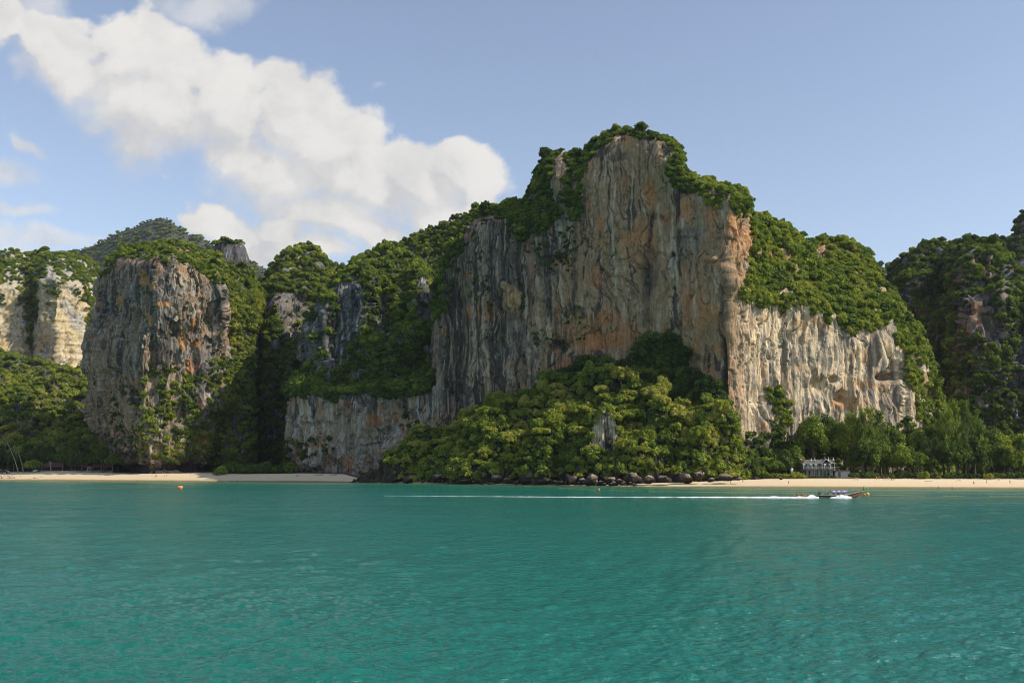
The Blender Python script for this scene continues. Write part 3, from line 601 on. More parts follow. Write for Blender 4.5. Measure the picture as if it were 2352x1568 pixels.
# ------------------------------------------------------------------ haze
hm_ = bpy.data.materials.new('haze'); hm_.use_nodes = True; N = NT(hm_.node_tree); N.n.clear(); v_ = N.node('ShaderNodeVolumePrincipled'); v_.inputs['Color'].default_value = (.80, .89, 1.0, 1); v_.inputs['Density'].default_value = 0.000020; v_.inputs['Anisotropy'].default_value = 0.2
o_ = N.node('ShaderNodeOutputMaterial'); N.l.new(v_.outputs[0], o_.inputs['Volume'])
hz = MB().box((0, 1950, 498), (15000, 5500, 1004)).build('haze', hm_); tag(hz, kind='stuff'); hz['label'] = 'thin pale sea haze in the air'; hz.visible_shadow = True

# ------------------------------------------------------------------ water
def water_material():
    m = bpy.data.materials.new('sea_water'); m.use_nodes = True; N = NT(m.node_tree); b = N.n['Principled BSDF']
    geo = N.node('ShaderNodeNewGeometry'); P = geo.outputs['Position']; a = N.node('ShaderNodeAttribute', attribute_name='shore')
    lo = N.noise(N.v('MULTIPLY', P, (.004, .010, 0)), 1.0, 4, 0.55); mid = N.noise(N.v('MULTIPLY', P, (.018, .075, 0)), 1.0, 4, 0.6)
    sh = N.m('ADD', a.outputs['Fac'], N.m('MULTIPLY', N.m('SUBTRACT', mid, 0.5), 7.0))
    c = N.ramp(N.m('DIVIDE', sh, 140.0), [(0.0, (.17, .15, .06)), (0.10, (.11, .155, .06)), (0.22, (.045, .19, .105)), (0.45, (.014, .155, .114)), (1.0, (.007, .126, .102))])
    c = N.mix(N.mapr(lo, 0.35, 0.65), c, N.mix(1.0, c, (0.80, 1.08, 1.06, 1), 'MULTIPLY'))
    N.put(b.inputs['Base Color'], c); b.inputs['Specular IOR Level'].default_value = 0.5; b.inputs['IOR'].default_value = 1.333
    N.put(b.inputs['Roughness'], N.mapr(mid, 0.3, 0.7, 0.10, 0.22))
    w1 = N.noise(N.v('MULTIPLY', P, (.55, 1.0, 1)), 2.0, 5, 0.62, dist=.4); w2 = N.noise(N.v('MULTIPLY', P, (.35, .9, 1)), 0.6, 3, 0.5)
    bp = N.node('ShaderNodeBump'); N.put(bp.inputs['Strength'], 1.0); bp.inputs['Distance'].default_value = 0.36
    N.put(bp.inputs['Height'], N.m('ADD', N.m('MULTIPLY', w1, N.mapr(lo, .3, .7, .6, 1.15)), N.m('MULTIPLY', w2, 0.9))); N.l.new(bp.outputs[0], b.inputs['Normal']); return m
def water():
    ys = np.concatenate([np.linspace(2600, 1640, 40)[:-1], np.linspace(1640, 1098, 400)])
    Y = -CAMH / ray(1176, ys)[1]
    tx = np.linspace(-0.72, 0.72, 820); A = np.zeros((len(ys), len(tx), 3))
    X = tx[None] * Y[:, None]; YY = np.broadcast_to(Y[:, None], X.shape)
    cell = np.maximum(np.abs(np.gradient(Y))[:, None] * 0.5, (tx[1] - tx[0]) * Y[:, None])
    Z = np.zeros_like(X); g = np.random.default_rng(3)
    for i in range(64):
        lam = 0.42 * (1.052 ** i); th = R(-62) + g.normal() * 0.55; k = 2 * math.pi / lam
        amp = 0.0120 * lam ** 0.60 * (1 if lam < 1.4 else .62)
        fade = np.clip((lam / cell - 2.5) / 3, 0, 1)
        ph = k * (X * math.cos(th) + YY * math.sin(th)) + g.random() * 6.28 + 1.5 * np.sin(X / (lam * 7) + i)
        Z += fade * amp * (np.sin(ph) + 0.25 * np.sin(2 * ph + 0.6))
    gust = 0.75 + 0.5 * fbm(X / 60, YY / 60, X * 0, 3); Z *= gust
    pxs = CX + tx * F * 0.985
    sd = shoreY(pxs)[None] - YY
    A = np.stack([X, YY, Z * np.clip(sd / 60, 0.15, 1)], -1)
    n = len(tx); idx = np.arange(len(ys) * n).reshape(-1, n)
    Fc = np.stack([idx[:-1, :-1], idx[:-1, 1:], idx[1:, 1:], idx[1:, :-1]], -1).reshape(-1, 4)
    # the calm outer sheet round the detailed fan
    V = A.reshape(-1, 3); s = sd.reshape(-1); k0 = len(V); B = 7000
    V = np.concatenate([V, [[-B, -B, -.5], [B, -B, -.5], [B, B, -.5], [-B, B, -.5]]]); s = np.concatenate([s, [300] * 4])
    Fc = np.concatenate([Fc, [[k0, k0 + 1, k0 + 2, k0 + 3]]])
    o = mesh_np('water', V, Fc, water_material(), True, None, {'shore': ('FLOAT', s)}); tag(o, kind='structure')
water()
# ------------------------------------------------------------------ vegetation
def crown_mesh(name, seed, leaves=320, lobes=11, size=0.085, flat=0.8, core=True, spread=0.62, lr=(0.30, 0.46), up=0.25, noise=0.75, material=None, elong=1.5, tall=1.0, cr=0.84):
    g = np.random.default_rng(seed); cs = []; rs = []
    for i in range(lobes):
        d = g.normal(size=3); d /= np.linalg.norm(d); d[2] = abs(d[2]) * 0.9 - 0.25
        cs.append(d * spread * g.uniform(0.55, 1.0) * np.array([1, 1, flat])); rs.append(g.uniform(*lr))
    cs.append(np.zeros(3)); rs.append(0.38); cs = np.array(cs); rs = np.array(rs)
    if tall > 1: cs[:, 2] = cs[:, 2] * tall + (g.random(len(cs)) - .5) * (tall - 1) * .8; cs[:, :2] *= (1.15 - .35 * (cs[:, 2:3] / tall + .4))
    V = []; Fc = []; k = 0; pr = rs ** 2 / (rs ** 2).sum(); tries = 0
    while k < leaves and tries < leaves * 8:
        tries += 1
        i = g.choice(len(rs), p=pr); d = g.normal(size=3); d[2] += up; d /= np.linalg.norm(d)
        p = cs[i] + d * rs[i] * (0.80 + 0.55 * g.random() ** 1.5) * np.array([1, 1, flat + 0.05])
        if np.any(np.linalg.norm(cs - p, axis=1) < rs * 0.78): continue
        n = d + g.normal(size=3) * noise; n /= np.linalg.norm(n)
        a = np.cross(n, g.normal(size=3)); a /= np.linalg.norm(a); b = np.cross(n, a)
        s = size * g.uniform(0.6, 1.4); e = s * g.uniform(0.8, elong)
        V += [p - a * e - b * s * .5, p + a * .2 * e - b * s, p + a * e + b * s * .4, p - a * .1 * e + b * s + n * s * .5]; Fc.append([4 * k, 4 * k + 1, 4 * k + 2, 4 * k + 3]); k += 1
    V = np.array(V)
    if core:
        b = bmesh.new(); bmesh.ops.create_icosphere(b, subdivisions=2, radius=1)
        sv = np.array([v.co[:] for v in b.verts]); sf = [[v.index for v in f.verts] for f in b.faces]; b.free()
        for c, r in zip(cs, rs):
            o = len(V); w = sv * (r * cr) * (1 + 0.5 * (g.random((len(sv), 1)) - .5)) * np.array([1, 1, flat + .1]) + c
            V = np.concatenate([V, w]); Fc += [[f[0] + o, f[1] + o, f[2] + o, f[2] + o] for f in sf]
    me = bpy.data.meshes.new(name); me.from_pydata([tuple(v) for v in V], [], [f if f[2] != f[3] else f[:3] for f in Fc]); me.update()
    me.materials.append(material or LEAF); return me

def casuarina_mesh(name, seed, n=1500, material=None):
    """a loose feathery crown, unit height, drooping sprays on rising limbs"""
    g = np.random.default_rng(seed); V = []; Fc = []; k = 0
    limbs = []
    for i in range(46):
        h = g.uniform(0.08, 0.95); a = g.uniform(0, 6.28); L = (0.10 + 0.26 * (1 - h) ** 0.6 * (0.6 + 0.4 * min(1, h * 4))) * g.uniform(.6, 1.25)
        limbs.append((h, a, L))
    for q in range(n):
        h, a, L = limbs[g.integers(len(limbs))]; t = g.uniform(0.15, 1) ** 0.8
        c = np.array([math.cos(a) * L * t, math.sin(a) * L * t, h + 0.10 * t]) + g.normal(size=3) * np.array([.03, .03, .022])
        d = g.normal(size=3) * .5 + np.array([math.cos(a) * .4, math.sin(a) * .4, g.choice([-.8, .7])]); d /= np.linalg.norm(d)
        s = np.cross(d, g.normal(size=3)); s /= np.linalg.norm(s); l = g.uniform(.018, .04); w = g.uniform(.006, .011)
        V += [c - d * l - s * w * .4, c - s * w, c + d * l, c + s * w]; Fc.append([4 * k, 4 * k + 1, 4 * k + 2, 4 * k + 3]); k += 1
    me = bpy.data.meshes.new(name); me.from_pydata([tuple(v) for v in V], [], Fc); me.update(); me.materials.append(material or LEAF); return me

def trunk_mesh(name, seed, h=1.0, r=0.05, limbs=5, material=None):
    g = random.Random(seed); b = MB(); pts = []; x = y = 0
    for i in range(6):
        pts.append((x, y, h * i / 5 * 0.75)); x += g.uniform(-.04, .04) * h; y += g.uniform(-.04, .04) * h
    b.tube(pts, [r * (1.25 - .16 * i) for i in range(6)], 7)
    for i in range(limbs):
        p = Vector(pts[g.choice([2, 3, 4])]); a = g.uniform(0, 6.28); q = p + Vector((math.cos(a) * .22, math.sin(a) * .22, .22)) * h; q2 = q + Vector((math.cos(a) * .12, math.sin(a) * .12, .14)) * h
        b.tube([p, q, q2], [r * .45, r * .25, r * .1], 5)
    return b.mesh(name, material or BARK, smooth=True)

# prototypes used by the instanced forest (kept out of the scene itself)
PROTO = bpy.data.collections.new('forest_prototypes')
def proto(i, me):
    o = bpy.data.objects.new('forest_prototype_%02d' % i, me); PROTO.objects.link(o)
for i in range(6): proto(i, crown_mesh('hill_crown', 100 + i, leaves=600, lobes=18 + 2 * i, size=0.095, flat=.78 + .1 * (i % 3), spread=[.72, .85, .65, .9, .75, .8][i], lr=(0.13, 0.32), noise=1.0, cr=.62, elong=2.0))
for i in range(6, 9): proto(i, crown_mesh('bush_crown', 100 + i, leaves=190, lobes=8, size=0.14, flat=.8, spread=.8, lr=(.2, .4), noise=1.1, cr=.58))
for i in range(9, 11): proto(i, crown_mesh('hanging_crown', 100 + i, leaves=320, lobes=13, size=0.11, flat=.8, tall=1.8, lr=(.2, .4), noise=1.0, cr=.58))

def gn_forest():
    t = bpy.data.node_groups.new('forest_instances', 'GeometryNodeTree')
    t.interface.new_socket('Geometry', in_out='INPUT', socket_type='NodeSocketGeometry'); t.interface.new_socket('Geometry', in_out='OUTPUT', socket_type='NodeSocketGeometry')
    n = t.nodes; gi = n.new('NodeGroupInput'); go = n.new('NodeGroupOutput'); ip = n.new('GeometryNodeInstanceOnPoints'); ci = n.new('GeometryNodeCollectionInfo')
    ci.inputs[0].default_value = PROTO; ci.inputs['Separate Children'].default_value = True; ci.inputs['Reset Children'].default_value = True
    def na(name, typ):
        a = n.new('GeometryNodeInputNamedAttribute'); a.data_type = typ; a.inputs[0].default_value = name; return a.outputs[0]
    t.links.new(gi.outputs[0], ip.inputs['Points']); t.links.new(ci.outputs[0], ip.inputs['Instance']); ip.inputs['Pick Instance'].default_value = True
    t.links.new(na('variant', 'INT'), ip.inputs['Instance Index'])
    e = n.new('FunctionNodeEulerToRotation'); t.links.new(na('turn', 'FLOAT_VECTOR'), e.inputs[0]); t.links.new(e.outputs[0], ip.inputs['Rotation'])
    t.links.new(na('size', 'FLOAT_VECTOR'), ip.inputs['Scale']); t.links.new(ip.outputs[0], go.inputs[0]); return t
GN = gn_forest()
def forest(name, items, label):
    """items: list of (co, variant, scale vec, euler, tint)"""
    me = bpy.data.meshes.new(name); me.from_pydata([i[0] for i in items], [], [])
    a = me.attributes.new('variant', 'INT', 'POINT'); a.data.foreach_set('value', np.array([i[1] for i in items], np.int32))
    a = me.attributes.new('size', 'FLOAT_VECTOR', 'POINT'); a.data.foreach_set('vector', np.array([i[2] for i in items], np.float32).ravel())
    a = me.attributes.new('turn', 'FLOAT_VECTOR', 'POINT'); a.data.foreach_set('vector', np.array([i[3] for i in items], np.float32).ravel())
    a = me.attributes.new('tint', 'FLOAT', 'POINT'); a.data.foreach_set('value', np.array([i[4] for i in items], np.float32))
    o = link(bpy.data.objects.new(name, me)); md = o.modifiers.new('forest', 'NODES'); md.node_group = GN
    tag(o, label, 'forest', kind='stuff'); return o

def scatter(ms, mask, n, dmin, seed, jit=0.3):
    """dart throwing over the mass's surface where mask (array, 0..1) allows"""
    n = int(n * 1.6); dmin = dmin * .78; g = np.random.default_rng(seed); w = (ms['A'] * mask).ravel(); tot = w.sum()
    if tot <= 0: return []
    pick = g.choice(len(w), size=n * 4, p=w / tot); P = ms['P'].reshape(-1, 3); N = ms['N'].reshape(-1, 3); X = ms['PX'].ravel(); Y = ms['PY'].ravel()
    grid = {}; out = []
    for q in pick:
        p = P[q] + g.normal(size=3) * jit; k = tuple(np.floor(p / dmin).astype(int)); ok = True
        for a in (-1, 0, 1):
            for b in (-1, 0, 1):
                for c in (-1, 0, 1):
                    for o in grid.get((k[0] + a, k[1] + b, k[2] + c), ()):
                        if (o[0] - p[0]) ** 2 + (o[1] - p[1]) ** 2 + (o[2] - p[2]) ** 2 < dmin * dmin: ok = False; break
                    if not ok: break
                if not ok: break
            if not ok: break
        if not ok: continue
        grid.setdefault(k, []).append(p); out.append((p, N[q], X[q], Y[q]))
        if len(out) >= n: break
    return out
def warp(ms, amp=9):
    P = ms['P']; x, z = P[..., 0], P[..., 2]
    return ms['PX'] + amp * 2 * (fbm(x / 9, P[..., 1] / 9, z / 9, 3) - .5) * 2, ms['PY'] + amp * 2 * (fbm(x / 9 + 40, P[..., 1] / 9, z / 9, 3) - .5) * 2
def polys(ms, inc, exc=(), amp=9):
    X, Y = warp(ms, amp); m = np.zeros(X.shape, bool)
    for p in inc: m |= inpoly(X, Y, p)
    for p in exc: m &= ~inpoly(X, Y, p)
    return m.astype(float)
g0 = np.random.default_rng(77); ITEMS = []; FAR = []; BUSH = []
def plant(pts, rad, tint, store, kinds=(0, 6), out=0.25, vs=(0.85, 1.25), lift=0.22, seed=0):
    rad = rad * .80
    for p, n, X, Y in pts:
        r = rad * (0.55 + 1.15 * g0.random() ** 1.6); k = int(g0.integers(*kinds)); c = p + n * r * out + np.array([0, 0, r * lift])
        tt = tint(X, Y) if callable(tint) else tint
        store.append((tuple(c), k, (r * g0.uniform(.85, 1.2), r * g0.uniform(.85, 1.2), r * g0.uniform(*vs)), (g0.normal() * .15, g0.normal() * .15, g0.uniform(0, 6.28)), float(tt + g0.normal() * .13)))

ALL = lambda ms: np.ones(ms['PX'].shape)
flatness = lambda ms: sstep(ms['N'][..., 2], .05, .45)
# far hills
m = M['ridge']; plant(scatter(m, ALL(m) * (m['PX'] < 900) * (m['PY'] < 900), 4200, 8.5, 1), 9.5, .42, FAR, lift=.2)
m = M['saddle_hill']; plant(scatter(m, ALL(m) * (m['PY'] < 760), 160, 8, 2), 9, .35, FAR)
m = M['right_back']; plant(scatter(m, ALL(m), 1300, 4.8, 3), 5.2, .12, FAR)
m = M['pale_cliff']; rockp = [(-60, 650), (10, 650), (38, 640), (52, 690), (60, 790), (75, 800), (85, 720), (98, 640), (118, 618), (150, 650), (172, 655), (180, 640), (190, 730), (202, 850), (-60, 850)]
a = polys(m, [[(-500, 400), (360, 400), (360, 1000), (-500, 1000)]], [rockp], 7)
plant(scatter(m, a * (m['PY'] < 880), 2800, 3.8, 4), 4.2, .46, FAR)
b = polys(m, [rockp], [], 4) * (fbm(m['P'][..., 0] / 14, m['P'][..., 1] / 14, m['P'][..., 2] / 14, 3) > .58) * (m['PY'] < 700); plant(scatter(m, b, 140, 4, 5), 3, .35, FAR, (6, 9))
m = M['lowland']; plant(scatter(m, ALL(m), 4200, 3.9, 6), 4.6, lambda X, Y: .58 if Y > 860 else .45, ITEMS)
# left pillar
m = M['pillar']; top = [(240, 640), (262, 590), (285, 510), (400, 500), (480, 530), (520, 530), (590, 560), (640, 660), (590, 760), (560, 860), (548, 800), (530, 740), (512, 670), (500, 640), (480, 660), (455, 640), (430, 612), (400, 612), (350, 600), (300, 592), (270, 600), (262, 640)]
rs = [(590, 600), (640, 640), (660, 700), (620, 850), (600, 960), (545, 975), (510, 950), (515, 860), (535, 800), (515, 720), (505, 660), (500, 610)]
bot = [(325, 870), (370, 850), (440, 850), (500, 830), (560, 800), (590, 900), (540, 985), (515, 1040), (500, 1062), (330, 1056), (318, 1000), (332, 920)]
a = polys(m, [top, rs]); a2 = a * (fbm(m['P'][..., 0] / 8, m['P'][..., 1] / 8, m['P'][..., 2] / 8 + 5, 3) < .56)
a2 = np.maximum(a2, polys(m, [rs])); plant(scatter(m, a2, 1500, 2.3, 7), 2.8, lambda X, Y: .46 + .18 * float(X > 500), ITEMS)
plant(scatter(m, a, 800, 2.2, 8), 1.9, lambda X, Y: .45 + .2 * float(X > 520), BUSH, (6, 9))
a = polys(m, [bot]) * (fbm(m['P'][..., 0] / 9, m['P'][..., 1] / 9, m['P'][..., 2] / 9, 3) < .60)
plant(scatter(m, a, 420, 3.0, 9), 3.3, lambda X, Y: .50, ITEMS); plant(scatter(m, a, 400, 2.0, 10), 1.8, .68, BUSH, (6, 9))
ff = (fbm(m['P'][..., 0] / 7, m['P'][..., 1] / 7, m['P'][..., 2] / 7 + 9, 3) > .57) * (m['PX'] > 330) * (m['PY'] < 1030)
plant(scatter(m, ff.astype(float), 260, 2.2, 11), 1.4, .45, BUSH, (6, 9))
ff = polys(m, [[(255, 900), (300, 880), (330, 900), (330, 1050), (262, 1045)]], [], 6) * (fbm(m['P'][..., 0] / 7, m['P'][..., 1] / 7, m['P'][..., 2] / 12 + 9, 3) > .50); plant(scatter(m, ff, 70, 2.4, 12), 2.0, .15, BUSH, (9, 11))
m = M['pillar_notch']; plant(scatter(m, ALL(m) * (m['PY'] < 562), 14, 2.5, 13), 2.4, .5, BUSH, (6, 9)); plant(scatter(m, ALL(m) * (m['PY'] > 612), 620, 2.2, 13), 3.2, .5, ITEMS, (0, 11))
# valley
m = M['valley_cone']; a = polys(m, [[(0, 0), (2000, 0), (2000, 1200), (0, 1200)]], [[(640, 680), (690, 670), (712, 715), (706, 800), (660, 790), (644, 740)]]); a *= (fbm(m['P'][..., 0] / 10, m['P'][..., 1] / 10, m['P'][..., 2] / 10 + 3, 3) < .60)
plant(scatter(m, a, 2800, 3.1, 14), 3.6, lambda X, Y: .50 if Y < 860 else .28, ITEMS)
plant(scatter(m, ALL(m), 500, 3, 15), 2.2, .42, BUSH, (6, 9))
m = M['valley_hill']; a = polys(m, [[(0, 0), (2000, 0), (2000, 1200), (0, 1200)]], [[(686, 870), (688, 730), (712, 690), (750, 690), (758, 740), (806, 765), (800, 800), (780, 845), (742, 862), (715, 890)], [(766, 655), (800, 636), (832, 650), (846, 690), (830, 770), (790, 800), (770, 750)], [(858, 650), (886, 640), (902, 720), (884, 785), (860, 760)], [(952, 672), (975, 660), (1000, 668), (1000, 730), (975, 760), (955, 730)]])
a = a * (fbm(m['P'][..., 0] / 9, m['P'][..., 1] / 9, m['P'][..., 2] / 9 + 13, 3) < .585)
plant(scatter(m, a, 3200, 2.7, 16), 3.2, lambda X, Y: .50 if Y < 790 else .36, ITEMS)
plant(scatter(m, (1 - a) * (fbm(m['P'][..., 0] / 6, m['P'][..., 1] / 6, m['P'][..., 2] / 6, 3) > .52), 200, 2.2, 17), 1.5, .45, BUSH, (6, 9))
m = M['green_ridge']; plant(scatter(m, ALL(m) * (m['PY'] < 800), 1300, 3.4, 18), 3.9, .40, ITEMS)
m = M['low_wall']; a = polys(m, [[(600, 800), (760, 800), (1200, 780), (1200, 850), (1010, 872), (970, 900), (930, 915), (880, 912), (850, 900), (810, 905), (760, 925), (740, 905), (700, 915), (640, 900)]], [], 6)
plant(scatter(m, a, 700, 2.2, 19), 3.6, .32, ITEMS, (0, 11), out=.5)
a = polys(m, [[(912, 950), (948, 948), (950, 985), (942, 1010), (925, 1005), (915, 975)], [(650, 930), (668, 960), (672, 1050), (650, 1080)], [(672, 1010), (760, 1000), (775, 1030), (735, 1048), (690, 1055)], [(850, 1070), (900, 1050), (1010, 1010), (1080, 960), (1200, 900), (1200, 1100), (850, 1100)]], [], 4)
plant(scatter(m, a, 260, 2.0, 20), 2.3, .12, BUSH, (9, 11), out=.2)
# main cliff
m = M['main']
inc = [[(985, 720), (1000, 600), (1040, 500), (1100, 455), (1205, 430), (1235, 470), (1262, 500), (1250, 545), (1228, 560), (1190, 555), (1160, 515), (1120, 500), (1080, 520), (1060, 580), (1040, 600), (1025, 640), (1022, 700), (1010, 730)],
       [(1195, 560), (1215, 420), (1250, 350), (1330, 330), (1342, 345), (1380, 285), (1440, 275), (1446, 300), (1410, 320), (1368, 352), (1348, 390), (1340, 450), (1332, 520), (1300, 540), (1290, 480), (1260, 520), (1235, 560)],
       [(1380, 275), (1560, 285), (1585, 392), (1540, 392), (1546, 352), (1525, 330), (1480, 322), (1440, 308), (1400, 318)],
       [(1535, 385), (1600, 370), (1690, 400), (1740, 445), (1880, 530), (1960, 520), (2060, 640), (2160, 830), (2200, 960), (2220, 1100), (2118, 1100), (2108, 960), (2070, 880), (2062, 800), (2042, 762), (1998, 752), (1970, 778), (1945, 772), (1920, 742), (1905, 760), (1878, 722), (1840, 712), (1822, 700), (1800, 722), (1770, 697), (1740, 712), (1722, 690), (1700, 706), (1682, 672), (1700, 640), (1726, 610), (1728, 560), (1716, 500), (1695, 500), (1660, 484), (1630, 478), (1600, 446), (1555, 425)],
       [(1762, 895), (1790, 885), (1806, 930), (1806, 970), (1790, 1015), (1768, 985)]]
exc = [[(1270, 362), (1300, 358), (1306, 400), (1300, 470), (1272, 470)], [(1685, 530), (1712, 540), (1712, 600), (1690, 600)], [(1870, 560), (1900, 560), (1900, 590), (1880, 600)]]
a = polys(m, inc, exc, 8); P_ = m['P']; a3 = a * (fbm(P_[..., 0] / 8, P_[..., 1] / 8, P_[..., 2] / 8 + 7, 3) < .60)
tm = lambda X, Y: .38 if X < 1345 else (.44 if X < 1580 else .60 + .12 * math.sin(X / 31 + Y / 47) * math.sin(Y / 23 - X / 60))
a3l = a * (fbm(P_[..., 0] / 8, P_[..., 1] / 8, P_[..., 2] / 8 + 7, 3) < .55)
plant(scatter(m, a3l * ((m['PX'] < 1700)), 1300, 2.1, 21), 2.4, tm, ITEMS)
a3r = a * (fbm(P_[..., 0] / 7, P_[..., 1] / 7, P_[..., 2] / 9 + 27, 3) < .565)
plant(scatter(m, a3r * ((m['PX'] > 1690)), 3600, 2.2, 22), 2.7, tm, ITEMS)
plant(scatter(m, np.where(m['PX'] < 1400, a * (fbm(P_[..., 0] / 8, P_[..., 1] / 8, P_[..., 2] / 8 + 7, 3) < .58), a3r), 1500, 2.0, 23), 1.7, tm, BUSH, (6, 9))
ff = (fbm(P_[..., 0] / 9, P_[..., 1] / 9, P_[..., 2] / 12 + 9, 4) > .59) * (m['PX'] < 1350) * (m['PY'] < 800) * (m['PY'] > 480); plant(scatter(m, ff.astype(float), 160, 2.2, 24), 1.5, .2, BUSH, (6, 11), out=.15)
a = polys(m, [[(1000, 560), (1060, 520), (1080, 560), (1050, 640), (1030, 720), (1000, 740)], [(1180, 560), (1260, 560), (1330, 480), (1335, 560), (1290, 600), (1230, 590)]], [], 8); plant(scatter(m, a, 170, 2.2, 25), 1.9, .15, BUSH, (9, 11), out=.15)
a = polys(m, [[(1290, 870), (1400, 830), (1440, 820), (1470, 785), (1540, 770), (1562, 775), (1575, 850), (1620, 880), (1660, 900), (1670, 1100), (1200, 1100)], [(1690, 985), (1790, 1000), (1900, 990), (2130, 960), (2130, 1100), (1690, 1100)]], [], 8)
plant(scatter(m, a, 520, 2.8, 26), 3.3, .22, ITEMS, (0, 11), out=.2)
ff = (fbm(P_[..., 0] / 5, P_[..., 1] / 5, P_[..., 2] / 5 + 20, 3) > .63) * (m['PX'] > 1720) * (m['PY'] > 640); plant(scatter(m, ff.astype(float), 50, 2.0, 27), 1.0, .5, BUSH, (6, 9), out=.1)
for q_, lo_, sd in ((a * 0 + (polys(m, inc, exc, 8)), 1690, 51), (polys(m, inc, exc, 8), 0, 52)):
    plant(scatter(m, q_ * (m['PX'] > lo_) * (m['PY'] < 980), 60, 7.0, sd), 5.0, lambda X, Y: tm(X, Y) - .12, ITEMS, lift=.5)
for nm_, sd in (('valley_hill', 53), ('valley_cone', 54), ('right_hill', 55), ('lowland', 56), ('green_ridge', 57)):
    plant(scatter(M[nm_], ALL(M[nm_]) * (M[nm_]['PY'] < 860), 50, 8.0, sd), 5.4, .38, ITEMS, lift=.5)
m = M['right_hill']; a = polys(m, [[(1900, 400), (2900, 400), (2900, 1200), (1900, 1200)]], [[(2205, 700), (2240, 670), (2290, 690), (2300, 760), (2280, 800), (2215, 760)], [(2325, 800), (2352, 780), (2352, 900), (2330, 900)]])
plant(scatter(m, a, 4200, 3.1, 28), 3.6, lambda X, Y: .32, ITEMS); plant(scatter(m, ALL(m), 500, 3, 29), 2.0, .3, BUSH, (6, 9))
a = polys(M['main'], [[(1415, 860), (1440, 815), (1470, 790), (1530, 768), (1562, 775), (1578, 840), (1610, 880), (1665, 885), (1672, 1000), (1415, 1000)], [(1290, 900), (1300, 860), (1340, 828), (1420, 838), (1430, 930)]], [], 5)
plant(scatter(M['main'], a, 420, 3.0, 46), 4.6, .18, ITEMS, (0, 11), out=.3)
for X_, Y_, dx, r_ in [(1366, 968, -1, 3.4), (1374, 950, 0, 3.6), (1388, 936, 0, 4.0), (1403, 940, 1, 3.8), (1417, 958, 1, 3.6), (1422, 985, 1, 3.0), (1424, 1012, 1, 3.2), (1358, 1000, -1, 3.4), (1356, 1030, -1, 3.6), (1378, 1050, 0, 2.6), (1398, 1046, 0, 2.4), (1414, 1038, 1, 3.0)]:
    BUSH.append((tuple(at(X_, Y_, YS - (.5 if 936 < Y_ < 1000 else 3))), int(g0.integers(6, 11)), (r_, r_, r_ * 1.1), (0, 0, g0.uniform(0, 6)), .66 + g0.normal() * .1))
# headland undergrowth
m = M['headland']; a = ((m['PX'] > 905) & (m['PY'] < 1096) & ((np.abs(m['PX'] - 1388) > 26) | (np.abs(m['PY'] - 990) > 55))).astype(float) * (1 - .35 * ((m['PX'] > 1440) * (m['PY'] > 1084))); plant(scatter(m, a, 1700, 2.0, 30), 3.1, .56, BUSH, (6, 11), out=.25)
print('forest', len(ITEMS), len(FAR), len(BUSH))
forest('hillside_forest', ITEMS, 'dense green forest crowns clothing the hills and cliff tops')
forest('distant_forest', FAR, 'hazy blue-green forest on the far ridges')
forest('cliff_scrub', BUSH, 'small scrub and hanging shrubs clinging to the rock')

# ------------------------------------------------------------------ single trees
TREES = []
CROWNS = [crown_mesh('crown', 200 + i, leaves=2300, lobes=26 + 3 * (i % 4), size=0.062, flat=[.85, 1.0, .75, .95][i % 4], spread=.92, lr=(.11, .29), noise=1.0, cr=.62, elong=2.0) for i in range(8)]
TALLC = [crown_mesh('crown', 250 + i, leaves=3200, lobes=38, size=0.060, flat=.95, tall=[2.2, 2.7, 1.9, 3.0][i], spread=.85, lr=(.2, .42), noise=1.0, cr=.60) for i in range(4)]
TALLN = [2.2, 2.7, 1.9, 3.0]
TRUNKS = [trunk_mesh('trunk', 300 + i) for i in range(3)]
CASU = [casuarina_mesh('crown', 400 + i, 2600) for i in range(3)]
def single_tree(name, base, r, h, tint, label, group, kind=0, bare=0.3):
    """base on the ground, crown radius r, total height h"""
    t = empty(name, base, rnd.uniform(0, 6.28)); tag(t, label, 'tree', group)
    o = link(bpy.data.objects.new('trunk', TRUNKS[kind % 3]), t); o.scale = (min(h * .8, r * 1.5),) * 2 + (h * .85,)
    if name == 'casuarina_tree':
        c = link(bpy.data.objects.new('crown', CASU[kind % 3]), t); c.scale = (r * 2.6, r * 2.6, h * .98); c.location = (0, 0, h * .02)
    else:
        ch = h * (1 - bare) / 2
        if ch > 1.5 * r:
            q = min(range(4), key=lambda i: abs(TALLN[i] - ch / r) + .25 * ((i + kind) % 2)); c = link(bpy.data.objects.new('crown', TALLC[q]), t); c.scale = (r, r, ch / (TALLN[q] * .92)); c.location = (0, 0, h - ch); c.rotation_euler = (0, 0, kind)
        else: c = link(bpy.data.objects.new('crown', CROWNS[kind % 8]), t); c.scale = (r, r, max(ch, r * .75)); c.location = (0, 0, h - ch * 0.95)
    c['tint'] = float(tint); t['tint'] = float(tint)
    TREES.append((t, label)); return t
def hue(t): return 'dark green' if t < .28 else ('mid green' if t < .5 else ('bright green' if t < .68 else 'yellow-green'))
